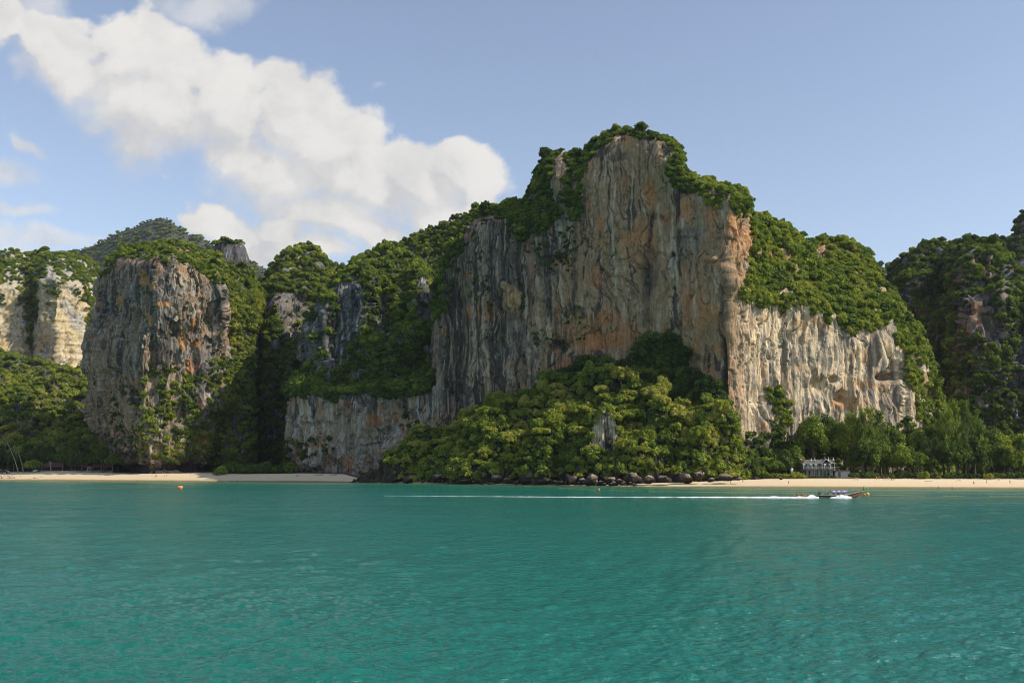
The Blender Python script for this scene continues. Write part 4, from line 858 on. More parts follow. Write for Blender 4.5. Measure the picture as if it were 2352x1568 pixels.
# trees of the headland: crowns that show, nearest first
hm = M['headland']; hp = scatter(hm, ((hm['PX'] > 925) & (hm['PY'] < 1070) & ((np.abs(hm['PX'] - 1388) > 44) | (np.abs(hm['PY'] - 992) > 62))).astype(float), 94, 6.9, 41)
def where_mound(x, y):
    if y < 880: return 'high against the cliff wall'
    if x < 1010: return 'at the low headland end'
    if x < 1180: return 'on the headland slope by the low wall' if y < 1010 else 'above the first big headland boulders'
    if x < 1340: return 'left of the pale rock spire' if y < 1000 else 'above the dark shore boulders'
    if x < 1440: return 'beside the pale rock spire'
    if x < 1580: return 'between rock spire and sunlit cliff' if y < 1000 else 'above the boulders where the right beach begins'
    return 'below the sunlit cliff corner'
for k, (p, n, X, Y) in enumerate(hp):
    r = rnd.uniform(3.4, 7.4) * (1.12 if Y < 1000 else .85); h = r * rnd.uniform(1.25, 2.1); col_ = rnd.random() < .28; h = h * (1.25 if col_ else 1); r = r * (.62 if col_ else 1); tint = .80 + rnd.gauss(0, .15) + (.12 if 1340 < X < 1460 else 0) - (.12 if (X > 1600 or Y < 900) else 0)
    size = 'large' if r > 6.6 else ('medium' if r > 4.8 else 'small')
    shape = 'vine-draped' if col_ else 'tall' if h > 1.75 * r else ('rounded' if h > 1.5 * r else 'flat-topped')
    c = Vector(p) + Vector((0, 0, -1.2))
    single_tree('broadleaf_tree', c, r, h + 1.2, tint, f'{size} {shape} {hue(tint)} tree {where_mound(X, Y)}' + ('' if n[2] > .55 else (', leaning' if n[2] < .3 else '')), 'broadleaf trees covering the headland', rnd.randrange(24), bare=.12)

# belt behind the right-hand beach
TOP = [(1680, 1000), (1700, 985), (1740, 1000), (1790, 1010), (1830, 990), (1850, 960), (1880, 928), (1915, 932), (1940, 950), (1965, 930), (2000, 925), (2040, 955), (2100, 962), (2140, 958), (2180, 928), (2230, 918), (2265, 955), (2300, 985), (2352, 975), (2450, 960)]
def belt_where(x):
    for a, s in [(1735, 'by the headland end'), (1800, 'left of the white pavilion'), (1845, 'directly left of the white pavilion'), (1930, 'behind the white pavilion'), (2010, 'just right of the white pavilion'), (2100, 'behind the bathers in the tree shade'),
                 (2200, 'behind the mid right sand'), (2290, 'behind the bright low bough'), (9999, 'at the far right')]:
        if x < a: return s
def belt(px, Y, top, r, tint, kind, name, extra, bare=.1):
    b = gpt(px, Y, -.4); h = float(at(px, top, Y)[2]) - b.z
    desc = 'feathery casuarina tree' if name == 'casuarina_tree' else 'broadleaf tree'
    single_tree(name, b, r, h, tint, f'{extra} {hue(tint)} {desc} {belt_where(px)}', 'trees behind the right beach', kind, bare)
x = 1692
k = 0
while x < 2460:
    tp = float(pl(x, TOP)); cas = (1945 < x < 2030) or (2165 < x < 2260) or (1820 < x < 1845)
    if cas: belt(x, 588 + rnd.uniform(-6, 10), tp + rnd.uniform(-4, 20), rnd.uniform(5.5, 7.5), .44, k, 'casuarina_tree', 'tall')
    belt(x + rnd.uniform(-8, 8), 598 + rnd.uniform(-4, 10), tp + (26 if cas else rnd.uniform(0, 16)), rnd.uniform(6.2, 8.8), .36 + rnd.gauss(0, .1), k + 1, 'broadleaf_tree', 'tall', .05)
    x += rnd.uniform(17, 26); k += 1
x = 1690
while x < 2460:
    if not (1838 < x < 1960):
        tp = float(pl(x, TOP)); belt(x, 574 + rnd.uniform(-4, 4), tp + (1085 - tp) * rnd.uniform(.30, .52), rnd.uniform(4.8, 6.8), .32 + rnd.gauss(0, .12) + (.14 if x < 1840 else 0), k, 'broadleaf_tree' if rnd.random() < .65 else 'casuarina_tree', 'mid-height', .05)
    x += rnd.uniform(16, 24); k += 1
def shrub(px, Y, r, tint, label, group, zs=.9, name='shrub', up=.55):
    t = empty(name, gpt(px, Y, 0), rnd.uniform(0, 6)); tag(t, label, 'shrub', group); t['tint'] = float(tint)
    c = link(bpy.data.objects.new('foliage', CROWNS[rnd.randrange(8)]), t); c.scale = (r, r, r * zs); c.location = (0, 0, r * up * zs); c['tint'] = float(tint)
    s = link(bpy.data.objects.new('stem', TRUNKS[0]), t); s.scale = (r, r, r); return t
x = 1700
while x < 2440:
    if not (1845 < x < 1956):
        tint = (.5 if x < 1850 else .24) + rnd.gauss(0, .09); shrub(x, float(backY(x)) + 7 + rnd.uniform(0, 4), rnd.uniform(2.0, 3.4), tint, f'{hue(tint)} shrub edging the sand {belt_where(x)}'.replace(' in the tree shade', ''), 'shrubs along the top of the right beach')
    x += rnd.uniform(13, 22)
for (x, r, t_, l) in [(1828, 3.2, .66, 'bright leafy shrub hiding the left corner of the white pavilion'), (1810, 2.2, .62, 'low light green shrub beside the white stone gatepost'), (1843, 2.0, .58, 'small light green shrub touching the pavilion terrace'), (2269, 2.6, .8, 'bright yellow-green bough shrub hanging over the sand edge'),
                      (2121, 3.4, .55, 'olive spreading shrub with open branches over the sand'), (2155, 1.6, .6, 'small bright shrub right of the olive spreading shrub')]:
    shrub(x, float(backY(x)) + 4, r, t_, l, None)
# left shore: dark grove, bushes
def left_where(x):
    return 'behind the two leaning palms' if x < 90 else ('behind the beach restaurant roofs' if x < 210 else 'between restaurant and rock pillar')
for k in range(34):
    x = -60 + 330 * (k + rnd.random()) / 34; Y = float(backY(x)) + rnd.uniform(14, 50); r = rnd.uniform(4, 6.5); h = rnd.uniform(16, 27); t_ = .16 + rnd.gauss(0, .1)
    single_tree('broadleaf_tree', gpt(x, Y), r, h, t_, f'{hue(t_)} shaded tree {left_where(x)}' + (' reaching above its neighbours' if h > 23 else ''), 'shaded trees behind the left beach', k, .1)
t_ = shrub(75, float(backY(75)) + 4, 7.6, .48, 'big round green bush beside the leaning palms', None, .95, up=.8); t_['category'] = 'bush'
shrub(509, 752, 4.6, .82, 'lone bright green sunlit bush at the valley mouth', None, 1.1); shrub(497, 750, 2.6, .75, 'low bright green bush left of the lone sunlit bush', None, .8)
for k in range(26):
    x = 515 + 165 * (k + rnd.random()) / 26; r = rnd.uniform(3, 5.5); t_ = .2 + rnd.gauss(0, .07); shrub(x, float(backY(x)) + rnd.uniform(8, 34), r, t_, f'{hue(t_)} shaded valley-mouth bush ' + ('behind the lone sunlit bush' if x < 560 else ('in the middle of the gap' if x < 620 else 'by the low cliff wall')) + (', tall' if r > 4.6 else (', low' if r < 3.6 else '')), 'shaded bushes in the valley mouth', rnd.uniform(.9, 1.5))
shrub(1031, float(shoreY(1031)) + 5, 4.6, .85, 'bright yellow-green bush on a rock at the headland shore', None, .8, up=1.1)

# palms
FROND = mat('palm_frond', (.16, .19, .05), .6, var=.3, scale=1)
def frond_mesh(L=4.6, seed=0):
    g = random.Random(seed); b = MB(); sp = [Vector((L * t, 0, L * (.42 * t - .78 * t * t))) for t in [i / 7 for i in range(8)]]
    b.tube(sp, [.06, .05, .045, .04, .03, .025, .02, .01], 4)
    for i in range(22):
        t = .12 + .86 * i / 22; p = Vector((L * t, 0, L * (.42 * t - .78 * t * t))); l = L * .23 * math.sin(math.pi * min(1, t * .85 + .12)) + .2
        for s in (-1, 1):
            q = p + Vector((l * .45, s * l * .8, -l * .55 + g.uniform(-.1, .1))); w = .085; b.poly([p + Vector((-w, 0, 0)), p + Vector((w, 0, .0)), q + Vector((w * .3, 0, 0)), q + Vector((-w * .3, 0, 0))])
    return b.mesh('frond', FROND)
FR = [frond_mesh(4.8, i) for i in range(3)]
def palm(px_top, py_top, px_b, Y, label, L=1.0, n=18):
    base = gpt(px_b, Y); top = pt(px_top, py_top, Y); t = empty('palm_tree', base); tag(t, label, 'palm tree', 'coconut palms on the left shore'); d = top - base
    pts = [Vector((d.x * (s ** 1.3), 0, d.z * s)) for s in [i / 8 for i in range(9)]]; b = MB(); b.tube(pts, [.42, .30, .26, .24, .23, .22, .21, .2, .22], 8); b.build('trunk', PALEBARK, t, smooth=True)
    for i in range(n):
        a = i * 2.4; e = (-.9 if i < 4 else (-.35 if i < 9 else .35)) + rnd.uniform(-.15, .15) + (0.5 if i > 14 else 0)
        f = link(bpy.data.objects.new('frond', FR[i % 3]), t); f.location = pts[-1]; f.rotation_euler = (0, -e, a); f.scale = (L,) * 3
    return t
Yl = float(backY(30))
palm(13, 1008, 41, Yl - 7, 'tall leaning coconut palm, leftmost, its trunk slanting up to the left', 1.15); palm(39, 1030, 53, Yl - 6, 'shorter leaning coconut palm beside the round bush', 1.1); palm(169, 1036, 172, Yl + 10, 'thin upright palm rising behind the restaurant', .8)
palm(118, 1048, 119, Yl + 40, 'small palm half hidden behind the restaurant roof', .7); palm(238, 1012, 240, Yl + 30, 'palm catching the sun beside the rock pillar', .9); palm(205, 1030, 203, Yl + 34, 'shaded palm between restaurant and rock pillar', .8)
palm(92, 1018, 95, Yl + 36, 'shaded palm above the round bush', .9); palm(140, 1022, 143, Yl + 44, 'shaded palm behind the middle of the restaurant', .9)
# dead trunk
Y = Yl + 1; b0 = gpt(116, Y); t = empty('dead_tree', b0); tag(t, 'bare pale broken dead tree trunk in front of the restaurant', 'dead tree')
MB().tube([(0, 0, 0), (-.1, 0, 2.6), (-.9, 0, 5), (-1.0, 0, 6.8), (-1.7, 0, 8.6)], [.5, .42, .38, .34, .12], 8).build('trunk', PALEBARK, t, True)
MB().tube([(-.9, 0, 5.6), (0, 0, 7.4), (.5, 0, 8.2)], [.25, .18, .06], 6).build('branch', PALEBARK, t, True); MB().tube([(-1.1, 0, 6.9), (-.9, .2, 8.3), (-1.0, .3, 9.2)], [.2, .13, .05], 6).build('branch', PALEBARK, t, True)

# ------------------------------------------------------------------ boulders
def boulder_mesh(seed, sub=4):
    b = bmesh.new(); bmesh.ops.create_icosphere(b, subdivisions=sub, radius=1); V = np.array([v.co[:] for v in b.verts]); Fc = np.array([[v.index for v in f.verts] for f in b.faces]); b.free()
    g = np.random.default_rng(seed)
    for _ in range(14):
        n = g.normal(size=3); n /= np.linalg.norm(n); h = g.uniform(.45, .85); d = V @ n; V = V - np.clip(d - h, 0, None)[:, None] * n * .97
    o = seed * 7.1; r = 1 + .30 * (fbm(V[:, 0] * 1.3 + o, V[:, 1] * 1.3, V[:, 2] * 1.3, 3) - .5) * 2 + .12 * (fbm(V[:, 0] * 5 + o, V[:, 1] * 5, V[:, 2] * 3, 3) - .5) * 2; V = V * r[:, None]
    t = fbm(V[:, 0] * 2 + o, V[:, 1] * 2, V[:, 2] * 2, 4); up = sstep(V[:, 2], -.1, .5)
    c = L3((.05, .04, .032), (.33, .285, .225), np.clip(sstep(V[:, 2], .05, .6) * sstep(t, .40, .54), 0, 1)); c = L3b(c, (.025, .022, .02), sstep(V[:, 2], -.1, -.5))  # pale stone tops, their sunlit tone also painted into the colour
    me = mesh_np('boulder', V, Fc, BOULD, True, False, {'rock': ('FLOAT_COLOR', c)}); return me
BM = [boulder_mesh(s) for s in range(9)]
def boulder(px, py, w, h, label, rock=0, Yo=3.0, group='boulders along the headland shore', tilt=0):
    """py = foot of the boulder, w/h in the frame's units"""
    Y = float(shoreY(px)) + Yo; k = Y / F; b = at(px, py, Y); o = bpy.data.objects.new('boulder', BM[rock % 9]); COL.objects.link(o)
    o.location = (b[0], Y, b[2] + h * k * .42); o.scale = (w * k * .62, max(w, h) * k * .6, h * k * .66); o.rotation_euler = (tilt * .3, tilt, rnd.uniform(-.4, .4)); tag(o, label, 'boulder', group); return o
bl = [(826, 1101, 12, 7, 'pale low boulder at the end of the shaded sand'), (834, 1100, 9, 12, 'pointed pale boulder standing at the end of the shaded sand'), (886, 1103, 17, 11, 'pale-topped boulder between the shaded sand and the headland'), (856, 1104, 12, 6, 'small brown rock beside the pointed pale boulder'),
      (940, 1108, 40, 20, 'wide dark ledge under the headland bushes'), (1008, 1109, 46, 24, 'dark overhung block beneath the bright yellow-green bush'), (1072, 1112, 54, 24, 'long black boulder left of the tall grey-topped one'), (1137, 1112, 30, 30, 'tall grey-topped boulder at the water, leftmost of the big ones'), (1128, 1114, 22, 9, 'tan flat rock at the foot of the tall grey-topped boulder'),
      (1166, 1110, 26, 18, 'dark squat boulder between two grey-topped ones'), (1212, 1111, 50, 32, 'largest grey-topped boulder with a vertical crack'), (1252, 1112, 32, 20, 'round pale-capped boulder right of the largest one'), (1283, 1113, 22, 13, 'small dark boulder in the gap before the leaning one'),
      (1312, 1112, 30, 34, 'dark leaning pointed boulder'), (1336, 1112, 18, 16, 'small squared brown boulder beside the white-topped one'), (1360, 1113, 30, 32, 'white-topped rounded boulder, palest on the headland shore'), (1380, 1115, 22, 9, 'low tan rock in front of the white-topped boulder'),
      (1398, 1111, 26, 22, 'brown boulder just right of the white-topped one'), (1424, 1112, 20, 18, 'stubby brown boulder by the start of the sand'), (1452, 1111, 46, 38, 'tall dark brown outcrop at the start of the right sand'), (1492, 1109, 38, 26, 'dark recessed block behind the start of the sand'), (1528, 1108, 40, 24, 'broad dark block under the round leafy tree'),
      (1572, 1107, 42, 36, 'big slanting grey-brown slab under the headland bushes'), (1604, 1106, 32, 32, 'upright grey slab next to the slanting one'), (1634, 1105, 22, 14, 'small grey rock at the foot of the upright slab'), (1662, 1104, 42, 24, 'dark rounded boulder where the headland ends on the sand'), (1697, 1103, 18, 10, 'small dark rock tucked under the last headland bushes'), (1790 + 93 - 90, 1100.5, 12, 9, 'lone round brown rock at the back of the sand near the gatepost')]
for i, (px, py, w, h, l) in enumerate(bl): boulder(px, py, w * (.92 if px < 1440 else .78), h * (.85 if px < 1440 else .7), l, i, Yo=3.5 if px < 1430 else (8 if px < 1540 else 14) if px < 1700 else 34, tilt=.35 if i in (13, 22) else 0)
for k in range(70):
    px = rnd.uniform(905, 1470); s = rnd.uniform(5, 13); boulder(px, float(pl(px, SHORE)) - rnd.uniform(-.5, 6), s * 1.2, s * .8, 'small rough rock ' + ('at the headland tip' if px < 965 else 'below the bright yellow-green bush' if px < 1040 else 'by the long black boulder' if px < 1110 else 'by the tall grey-topped boulder' if px < 1190 else 'by the largest cracked boulder' if px < 1270 else 'by the dark leaning boulder' if px < 1345 else 'by the white-topped boulder' if px < 1402 else 'by the tall brown outcrop'), k, Yo=rnd.uniform(1, 4), group='small rocks along the headland shore')
for k in range(14):
    px = rnd.uniform(800, 940); boulder(px, float(pl(px, SHORE)) - rnd.uniform(0, 2), rnd.uniform(3, 8), rnd.uniform(1.5, 3.5), 'low brown rock on the tideline by the shaded sand', k, Yo=1, group='tideline rocks by the shaded sand')
for (px, w) in [(505, 9), (512, 6), (526, 5), (531, 6), (499, 4), (545, 3)]: boulder(px, 1106.5, w, 3, 'dark seaweedy rock at the waterline below the lone sunlit bush', px, Yo=0, group='dark rocks in the shallows')
# ------------------------------------------------------------------ people
SKIN = mat('tanned_skin', (.42, .23, .14), .6, var=.06, bump=0); HAIR = mat('dark_hair', (.025, .018, .013), .6, bump=0)
CLO = {k: mat('cloth_' + k, c, .85, var=.08, bump=0) for k, c in dict(red=(.55, .06, .04), black=(.03, .03, .035), white=(.75, .74, .72), blue=(.05, .10, .35), orange=(.75, .22, .03), grey=(.3, .3, .32), pink=(.7, .22, .3), green=(.08, .25, .12)).items()}
def person_meshes(pose):
    """one skinned body; figure 1.7 m tall facing -y, feet at z = 0"""
    hipz = .88; sit = pose in ('sit', 'kayak'); dz = -.62 if pose == 'sit' else (-.70 if pose == 'kayak' else 0)
    J = dict(pel=(0, 0, .92), bel=(0, -.01, 1.06), che=(0, 0, 1.27), nek=(0, 0, 1.44), hd1=(0, -.01, 1.54), hd2=(0, -.02, 1.66))
    Rr = dict(pel=(.15, .105), bel=(.135, .09), che=(.165, .105), nek=(.055, .055), hd1=(.075, .085), hd2=(.07, .085))
    Ed = [('pel', 'bel'), ('bel', 'che'), ('che', 'nek'), ('nek', 'hd1'), ('hd1', 'hd2')]
    for s, n in ((-1, 'l'), (1, 'r')):
        if sit: leg = [(s * .10, -.03, .88), (s * .13, -.45, 1.0 if pose == 'kayak' else 1.12), (s * .13, -.85, .80), (s * .13, -.98, .80)]
        elif pose == 'walk': leg = [(s * .10, 0, .86), (s * .10, -s * .17 - .04, .47), (s * .10, -s * .22 + .08, .08), (s * .10, -s * .22 - .07, .04)]
        else: leg = [(s * .10, 0, .86), (s * .11, -.02, .48), (s * .12, .02, .08), (s * .12, -.13, .04)]
        if pose == 'kayak': arm = [(s * .19, 0, 1.40), (s * .30, -.14, 1.18), (s * .34, -.40, 1.20), (s * .36, -.47, 1.22)]
        elif pose == 'steer': arm = [(s * .19, 0, 1.40), (s * .28, -.12, 1.15), (s * .24, -.36, 1.10), (s * .22, -.44, 1.09)]
        elif pose == 'sit': arm = [(s * .19, 0, 1.40), (s * .27, .02, 1.15), (s * .20, -.22, 1.05), (s * .17, -.30, 1.05)]
        else: arm = [(s * .19, 0, 1.40), (s * .25, .03, 1.14), (s * .24, -.05 - (.08 * s if pose == 'walk' else 0), .90), (s * .24, -.08, .82)]
        lr = [.085, .062, .042, .03]; ar_ = [.05, .038, .028, .03]
        for nm, ch, rr, root in (('leg', leg, lr, 'pel'), ('arm', arm, ar_, 'che')):
            prev = root
            for i, (c, q) in enumerate(zip(ch, rr)): J[nm + n + str(i)] = c; Rr[nm + n + str(i)] = (q, q); Ed.append((prev, nm + n + str(i))); prev = nm + n + str(i)
    ks = list(J); me = bpy.data.meshes.new('body'); me.from_pydata([(J[k][0], J[k][1], J[k][2] + dz) for k in ks], [(ks.index(a), ks.index(b)) for a, b in Ed], [])
    o = bpy.data.objects.new('tmp_body', me); COL.objects.link(o); o.modifiers.new('s', 'SKIN'); sk = me.skin_vertices[0].data
    for i, k in enumerate(ks): sk[i].radius = Rr[k]
    sk[0].use_root = True; md = o.modifiers.new('u', 'SUBSURF'); md.levels = 1; md.render_levels = 1
    dg = bpy.context.evaluated_depsgraph_get(); dg.update(); bm_ = bpy.data.meshes.new_from_object(o.evaluated_get(dg)); bm_.name = 'body'; bm_.materials.clear(); bm_.materials.append(SKIN); bpy.data.objects.remove(o)
    for p in bm_.polygons: p.use_smooth = True
    def shell(name, test, grow):
        b = bmesh.new(); b.from_mesh(bm_); b.normal_update(); vs = {v.index: v.normal.copy() for v in b.verts}
        for v in b.verts: v.co += vs[v.index] * grow
        bmesh.ops.delete(b, geom=[f for f in b.faces if not test(f.calc_center_median())], context='FACES'); m_ = bpy.data.meshes.new(name); b.to_mesh(m_); b.free()
        for p in m_.polygons: p.use_smooth = True
        return m_
    z0 = dz
    shorts = shell('shorts', lambda c: .66 + z0 < c.z < 1.02 + z0 and (abs(c.x) < .19) and (not sit or c.y > -.35), .014)
    shirt = shell('shirt', lambda c: 1.0 + z0 < c.z < 1.42 + z0 and abs(c.x) < .23 and c.y > -.16, .014)
    hair = MB().ball((0, .012 if not sit else .012, 1.655 + z0), (.095, .105, .10), 2).mesh('hair', HAIR, True)
    nose = MB().ball((0, -.115, 1.60 + z0), (.014, .02, .018), 1).mesh('nose', SKIN, True)
    return dict(body=bm_, shorts=shorts, shirt=shirt, hair=hair, nose=nose)
PP = {p: person_meshes(p) for p in ('stand', 'walk', 'sit', 'kayak', 'steer')}
CACHE = {}
def cm(me, m_):
    k = (me.name, m_.name)
    if k not in CACHE: c = me.copy(); c.materials.clear(); c.materials.append(m_); CACHE[k] = c
    return CACHE[k]
def person(loc, pose, label, rz=0, shorts='black', shirt=None, group=None, s=1.1):
    t = empty('person', loc, rz, s); tag(t, label, 'person', group); m_ = PP[pose]
    link(bpy.data.objects.new('body', m_['body']), t); link(bpy.data.objects.new('hair', m_['hair']), t); link(bpy.data.objects.new('nose', m_['nose']), t)
    link(bpy.data.objects.new('shorts', cm(m_['shorts'], CLO[shorts])), t)
    if shirt: link(bpy.data.objects.new('shirt', cm(m_['shirt'], CLO[shirt])), t)
    return t
RB = 'people on the right beach'; LB = 'people on the left beach'
for px, py, pose, sh, st, l, g in [
    (1678, 1111.6, 'walk', 'red', None, 'person in red shorts at the start of the right sand', RB), (1706, 1108.5, 'stand', 'grey', None, 'person in grey shorts walking past the headland end', RB), (1811, 1112, 'walk', 'blue', None, 'lone person in blue shorts walking the sand left of the pavilion', RB),
    (1905, 1100, 'sit', 'red', None, 'person sitting on the sand in front of the white pavilion', RB), (1959, 1103, 'stand', 'pink', None, 'person in pink, left of three standing right of the pavilion', RB), (1963.5, 1103.4, 'stand', 'red', None, 'middle one of three people standing right of the pavilion', RB), (1969, 1103.8, 'stand', 'grey', 'white', 'person in white shirt, right of three by the pavilion', RB),
    (2013, 1101.5, 'stand', 'orange', None, 'person in orange standing in the tree shade', RB), (2019, 1101.5, 'stand', 'black', 'orange', 'person in orange shirt in the tree shade', RB), (2030, 1102.4, 'stand', 'red', None, 'person in red beside the white-shirted bather', RB), (2035, 1102.4, 'stand', 'blue', 'red', 'person in red shirt between two bathers', RB), (2040, 1102.6, 'stand', 'white', 'white', 'bather all in white under the trees', RB),
    (2047, 1103, 'sit', 'red', 'red', 'person in red sitting right of the bather in white', RB), (2053, 1103, 'sit', 'pink', None, 'person in pink sitting next to the one in red', RB), (2236, 1113, 'walk', 'black', None, 'person in dark shorts walking the open sand, nearest the water', RB), (2265, 1110, 'stand', 'green', None, 'person in green shorts on the open sand', RB),
    (2319, 1110.6, 'stand', 'pink', 'pink', 'person in pink top at the far right of the sand', RB), (2271, 1102, 'sit', 'orange', None, 'person in orange sitting at the back of the sand by the bright bough', RB), (2277, 1101.6, 'sit', 'white', 'red', 'person in red shirt sitting under the trees at the right', RB), (2292, 1103, 'sit', 'red', None, 'person in red sitting alone by the tree line', RB), (2247, 1102, 'sit', 'white', 'white', 'person in white sitting near the bright bough', RB),
    (349, 1095, 'stand', 'orange', None, 'person standing left of the pair on the left beach', LB), (357, 1095.4, 'stand', 'red', None, 'person in red shorts in the middle of the left beach', LB), (359.6, 1095.4, 'stand', 'orange', None, 'person shoulder to shoulder with the one in red shorts', LB), (378.5, 1094.5, 'stand', 'black', None, 'person in black below the pillar overhang', LB), (383, 1094.5, 'stand', 'blue', 'white', 'person in white shirt below the pillar overhang', LB),
    (437, 1091, 'stand', 'grey', None, 'person in the shadow edge under the pillar', LB), (481.6, 1090, 'stand', 'grey', 'white', 'person in white standing near the lone sunlit bush', LB), (118, 1090, 'walk', 'pink', 'white', 'person in white top near the dead tree', LB), (121.5, 1090.3, 'walk', 'orange', None, 'person walking beside the one in white near the dead tree', LB), (296, 1091, 'sit', 'red', None, 'person sitting in the pillar shadow on the sand', LB), (143, 1085.5, 'stand', 'white', 'white', 'person in white at the restaurant terrace', LB), (152, 1085.5, 'stand', 'red', 'white', 'person in white shirt and red shorts at the restaurant terrace', LB)]:
    person(sandpt(px, py), pose, l, rnd.uniform(-1, 1), sh, st, g)
for px, py, dz, l in [(2156, 1121, -.8, 'bather wading thigh-deep, left of two off the right beach'), (2187, 1121.6, -.8, 'bather wading thigh-deep, right of two off the right beach'), (2252.8, 1122.4, -1.3, 'swimmer with shoulders out of the water near the right edge'), (1850, 1121.3, -1.4, 'swimmer near the shore in front of the pavilion'), (2000, 1124.5, -1.35, 'swimmer just above the yellow buoy'), (2097, 1123.4, -1.4, 'swimmer alone between the buoys and the wading pair')]:
    person(onplane(px, py) + Vector((0, 0, dz)), 'stand', l, rnd.uniform(-1, 1), 'blue', None, 'bathers in the sea')

# ------------------------------------------------------------------ longtail boat
WOOD = mat('varnished_wood', (.23, .105, .045), .45, var=.3, scale=1.5, stretch=(.3, 3, 3)); DARKW = mat('dark_hull_paint', (.035, .03, .035), .5, var=.3); TRIM = mat('pale_wood_rail', (.42, .36, .28), .6, var=.2)
PURP = mat('purple_canvas', (.26, .16, .42), .8, var=.18); PURW = mat('white_canvas', (.72, .68, .74), .8); METAL = mat('engine_metal', (.12, .12, .12), .45, metal=.8); GREENC = mat('green_garland', (.10, .42, .06), .7, var=.3, scale=6)
YELC = mat('yellow_garland', (.75, .5, .05), .7); FOAMM = mat('sea_foam', (.82, .86, .86), .85, var=.05, scale=.8, bump=.6)
def loft(stations, rings, name, material, parent):
    return MB().quads(rings).build(name, material, parent, smooth=True)
def longtail(loc, rz, s, label, group=None, main=True, canopy='purple'):
    t = empty('longtail_boat', loc, rz, s); tag(t, label, 'boat', group)
    L = 14.2; st = []; n = 22
    def sect(u):   # u 0 stern .. 1 bow; returns half beam, keel z, gunwale z
        w = .82 * (1 - max(0, (u - .45) / .55) ** 2.2) * (.72 + .28 * min(1, u / .25)); gz = .72 + .10 * (1 - u) + 1.35 * max(0, (u - .38) / .62) ** 1.9; kz = -.28 + 1.75 * max(0, (u - .72) / .28) ** 1.8
        return max(w, .05), kz, gz
    def hull(z0, z1, off=0.0):
        g = []
        for i in range(n + 1):
            u = i / n; w, kz, gz = sect(u); row = []
            for j in range(-6, 7):
                a = abs(j) / 6; zz = kz + (gz - kz) * (a ** 1.7); lim = kz + (gz - kz) * z0, kz + (gz - kz) * z1
                zz = min(max(zz, lim[0]), lim[1]); row.append(Vector((u * L, (w + off) * math.copysign(min(1, a * 1.25) ** .55, j) if j else 0, zz)))
            g.append(row)
        return g
    hl = MB().quads(hull(0, 1)).build('hull', WOOD if not main else WOOD, t, smooth=True)
    sol = hl.modifiers.new('plank thickness', 'SOLIDIFY'); sol.thickness = .06
    for s_ in (-1, 1):
        pts = []; dk = []
        for i in range(n + 1):
            u = i / n; w, kz, gz = sect(u); pts.append(Vector((u * L, s_ * (w + .02), gz + .02))); dk.append(u)
        MB().tube(pts, [.07] * (n + 1), 6).build('rail', TRIM, t, True)
        b = MB(); g = []
        for i in range(n + 1):
            u = i / n; w, kz, gz = sect(u); g.append([Vector((u * L, s_ * (w + .035), gz - .05)), Vector((u * L, s_ * (w + .035), gz - (.42 if u < .72 else .42 - .9 * (u - .72)))), Vector((u * L, s_ * (w + .01), gz - (.43 if u < .72 else .43 - .9 * (u - .72))))])
        b.quads(g).build('strake', DARKW, t, True)
    MB().box((.02, 0, .28), (.08, 1.1, .95)).build('transom', DARKW, t, bevel=.02)
    MB().box((4.2, 0, .18), (7.2, 1.3, .05)).build('deck', TRIM, t)
    for i in range(5): MB().box((2.9 + i * 1.15, 0, .55), (.32, 1.45, .05)).build('bench', WOOD, t)
    # prow post with garlands
    P0 = Vector((L - .15, 0, 2.15)); MB().tube([P0, P0 + Vector((.35, 0, .7)), P0 + Vector((.6, 0, 1.7))], [.13, .11, .05], 8).build('prow_post', WOOD, t, True)
    MB().tube([P0 + Vector((.3, 0, .55)), P0 + Vector((.42, 0, .85)), P0 + Vector((.52, 0, 1.35))], [.24, .27, .17], 10).build('garland', GREENC, t, True)
    MB().tube([P0 + Vector((.1, 0, .1)), P0 + Vector((.05, .1, -.25)), P0 + Vector((-.5, .12, .1))], [.10, .12, .06], 8).build('garland', GREENC if canopy == 'purple' else YELC, t, True)
    if main:
        cx0, cx1 = 3.9, 9.0
        c = MB(); g = []
        for i in range(11):
            x = cx0 + (cx1 - cx0) * i / 10; g.append([Vector((x, .92 * math.sin(a), 1.72 + .33 * math.cos(a) + .16 * i / 10)) for a in [-1.35 + 2.7 * k / 8 for k in range(9)]])
        co_ = c.quads(g).build('canopy', PURP, t, smooth=True); so_ = co_.modifiers.new('cloth thickness', 'SOLIDIFY'); so_.thickness = .04
        for i in range(3): MB().quads([[Vector((cx0 + .7 + i * 1.6 + dx, .95 * math.sin(a), 1.745 + .34 * math.cos(a) + .16 * (.7 + i * 1.6) / 5.1)) for a in [-1.36 + 2.72 * k / 8 for k in range(9)]] for dx in (0, .45)]).build('canopy_stripe', PURW, t, True)
        for s_ in (-1, 1):
            MB().quads([[Vector((cx0 + (cx1 - cx0) * i / 12, s_ * .92, 1.80 + .16 * i / 12)), Vector((cx0 + (cx1 - cx0) * i / 12, s_ * .96, 1.60 + .16 * i / 12 - .05 * (i % 2)))] for i in range(13)]).build('valance', PURW if s_ > 0 else PURP, t)
            for x in (4.0, 5.6, 7.2, 8.8): MB().tube([(x, s_ * .8, .7), (x, s_ * .86, 1.85 + .16 * (x - 3.9) / 5.1)], .03, 6).build('canopy_post', TRIM, t)
        for i in range(3): MB().box((4.6 + i * 1.5, .0, .80), (.75, 1.5, .22)).build('cushion', PURP, t, bevel=.05)
    e = empty('engine', (0, 0, 0)); e.parent = t
    MB().box((.55, 0, 1.35), (.95, .5, .55)).box((.35, 0, 1.72), (.5, .4, .22)).tube([(.9, .18, 1.5), (1.0, .2, 1.9)], .05, 8).box((.55, 0, 1.0), (.3, .3, .3)).build('engine_block', METAL, e, bevel=.03)
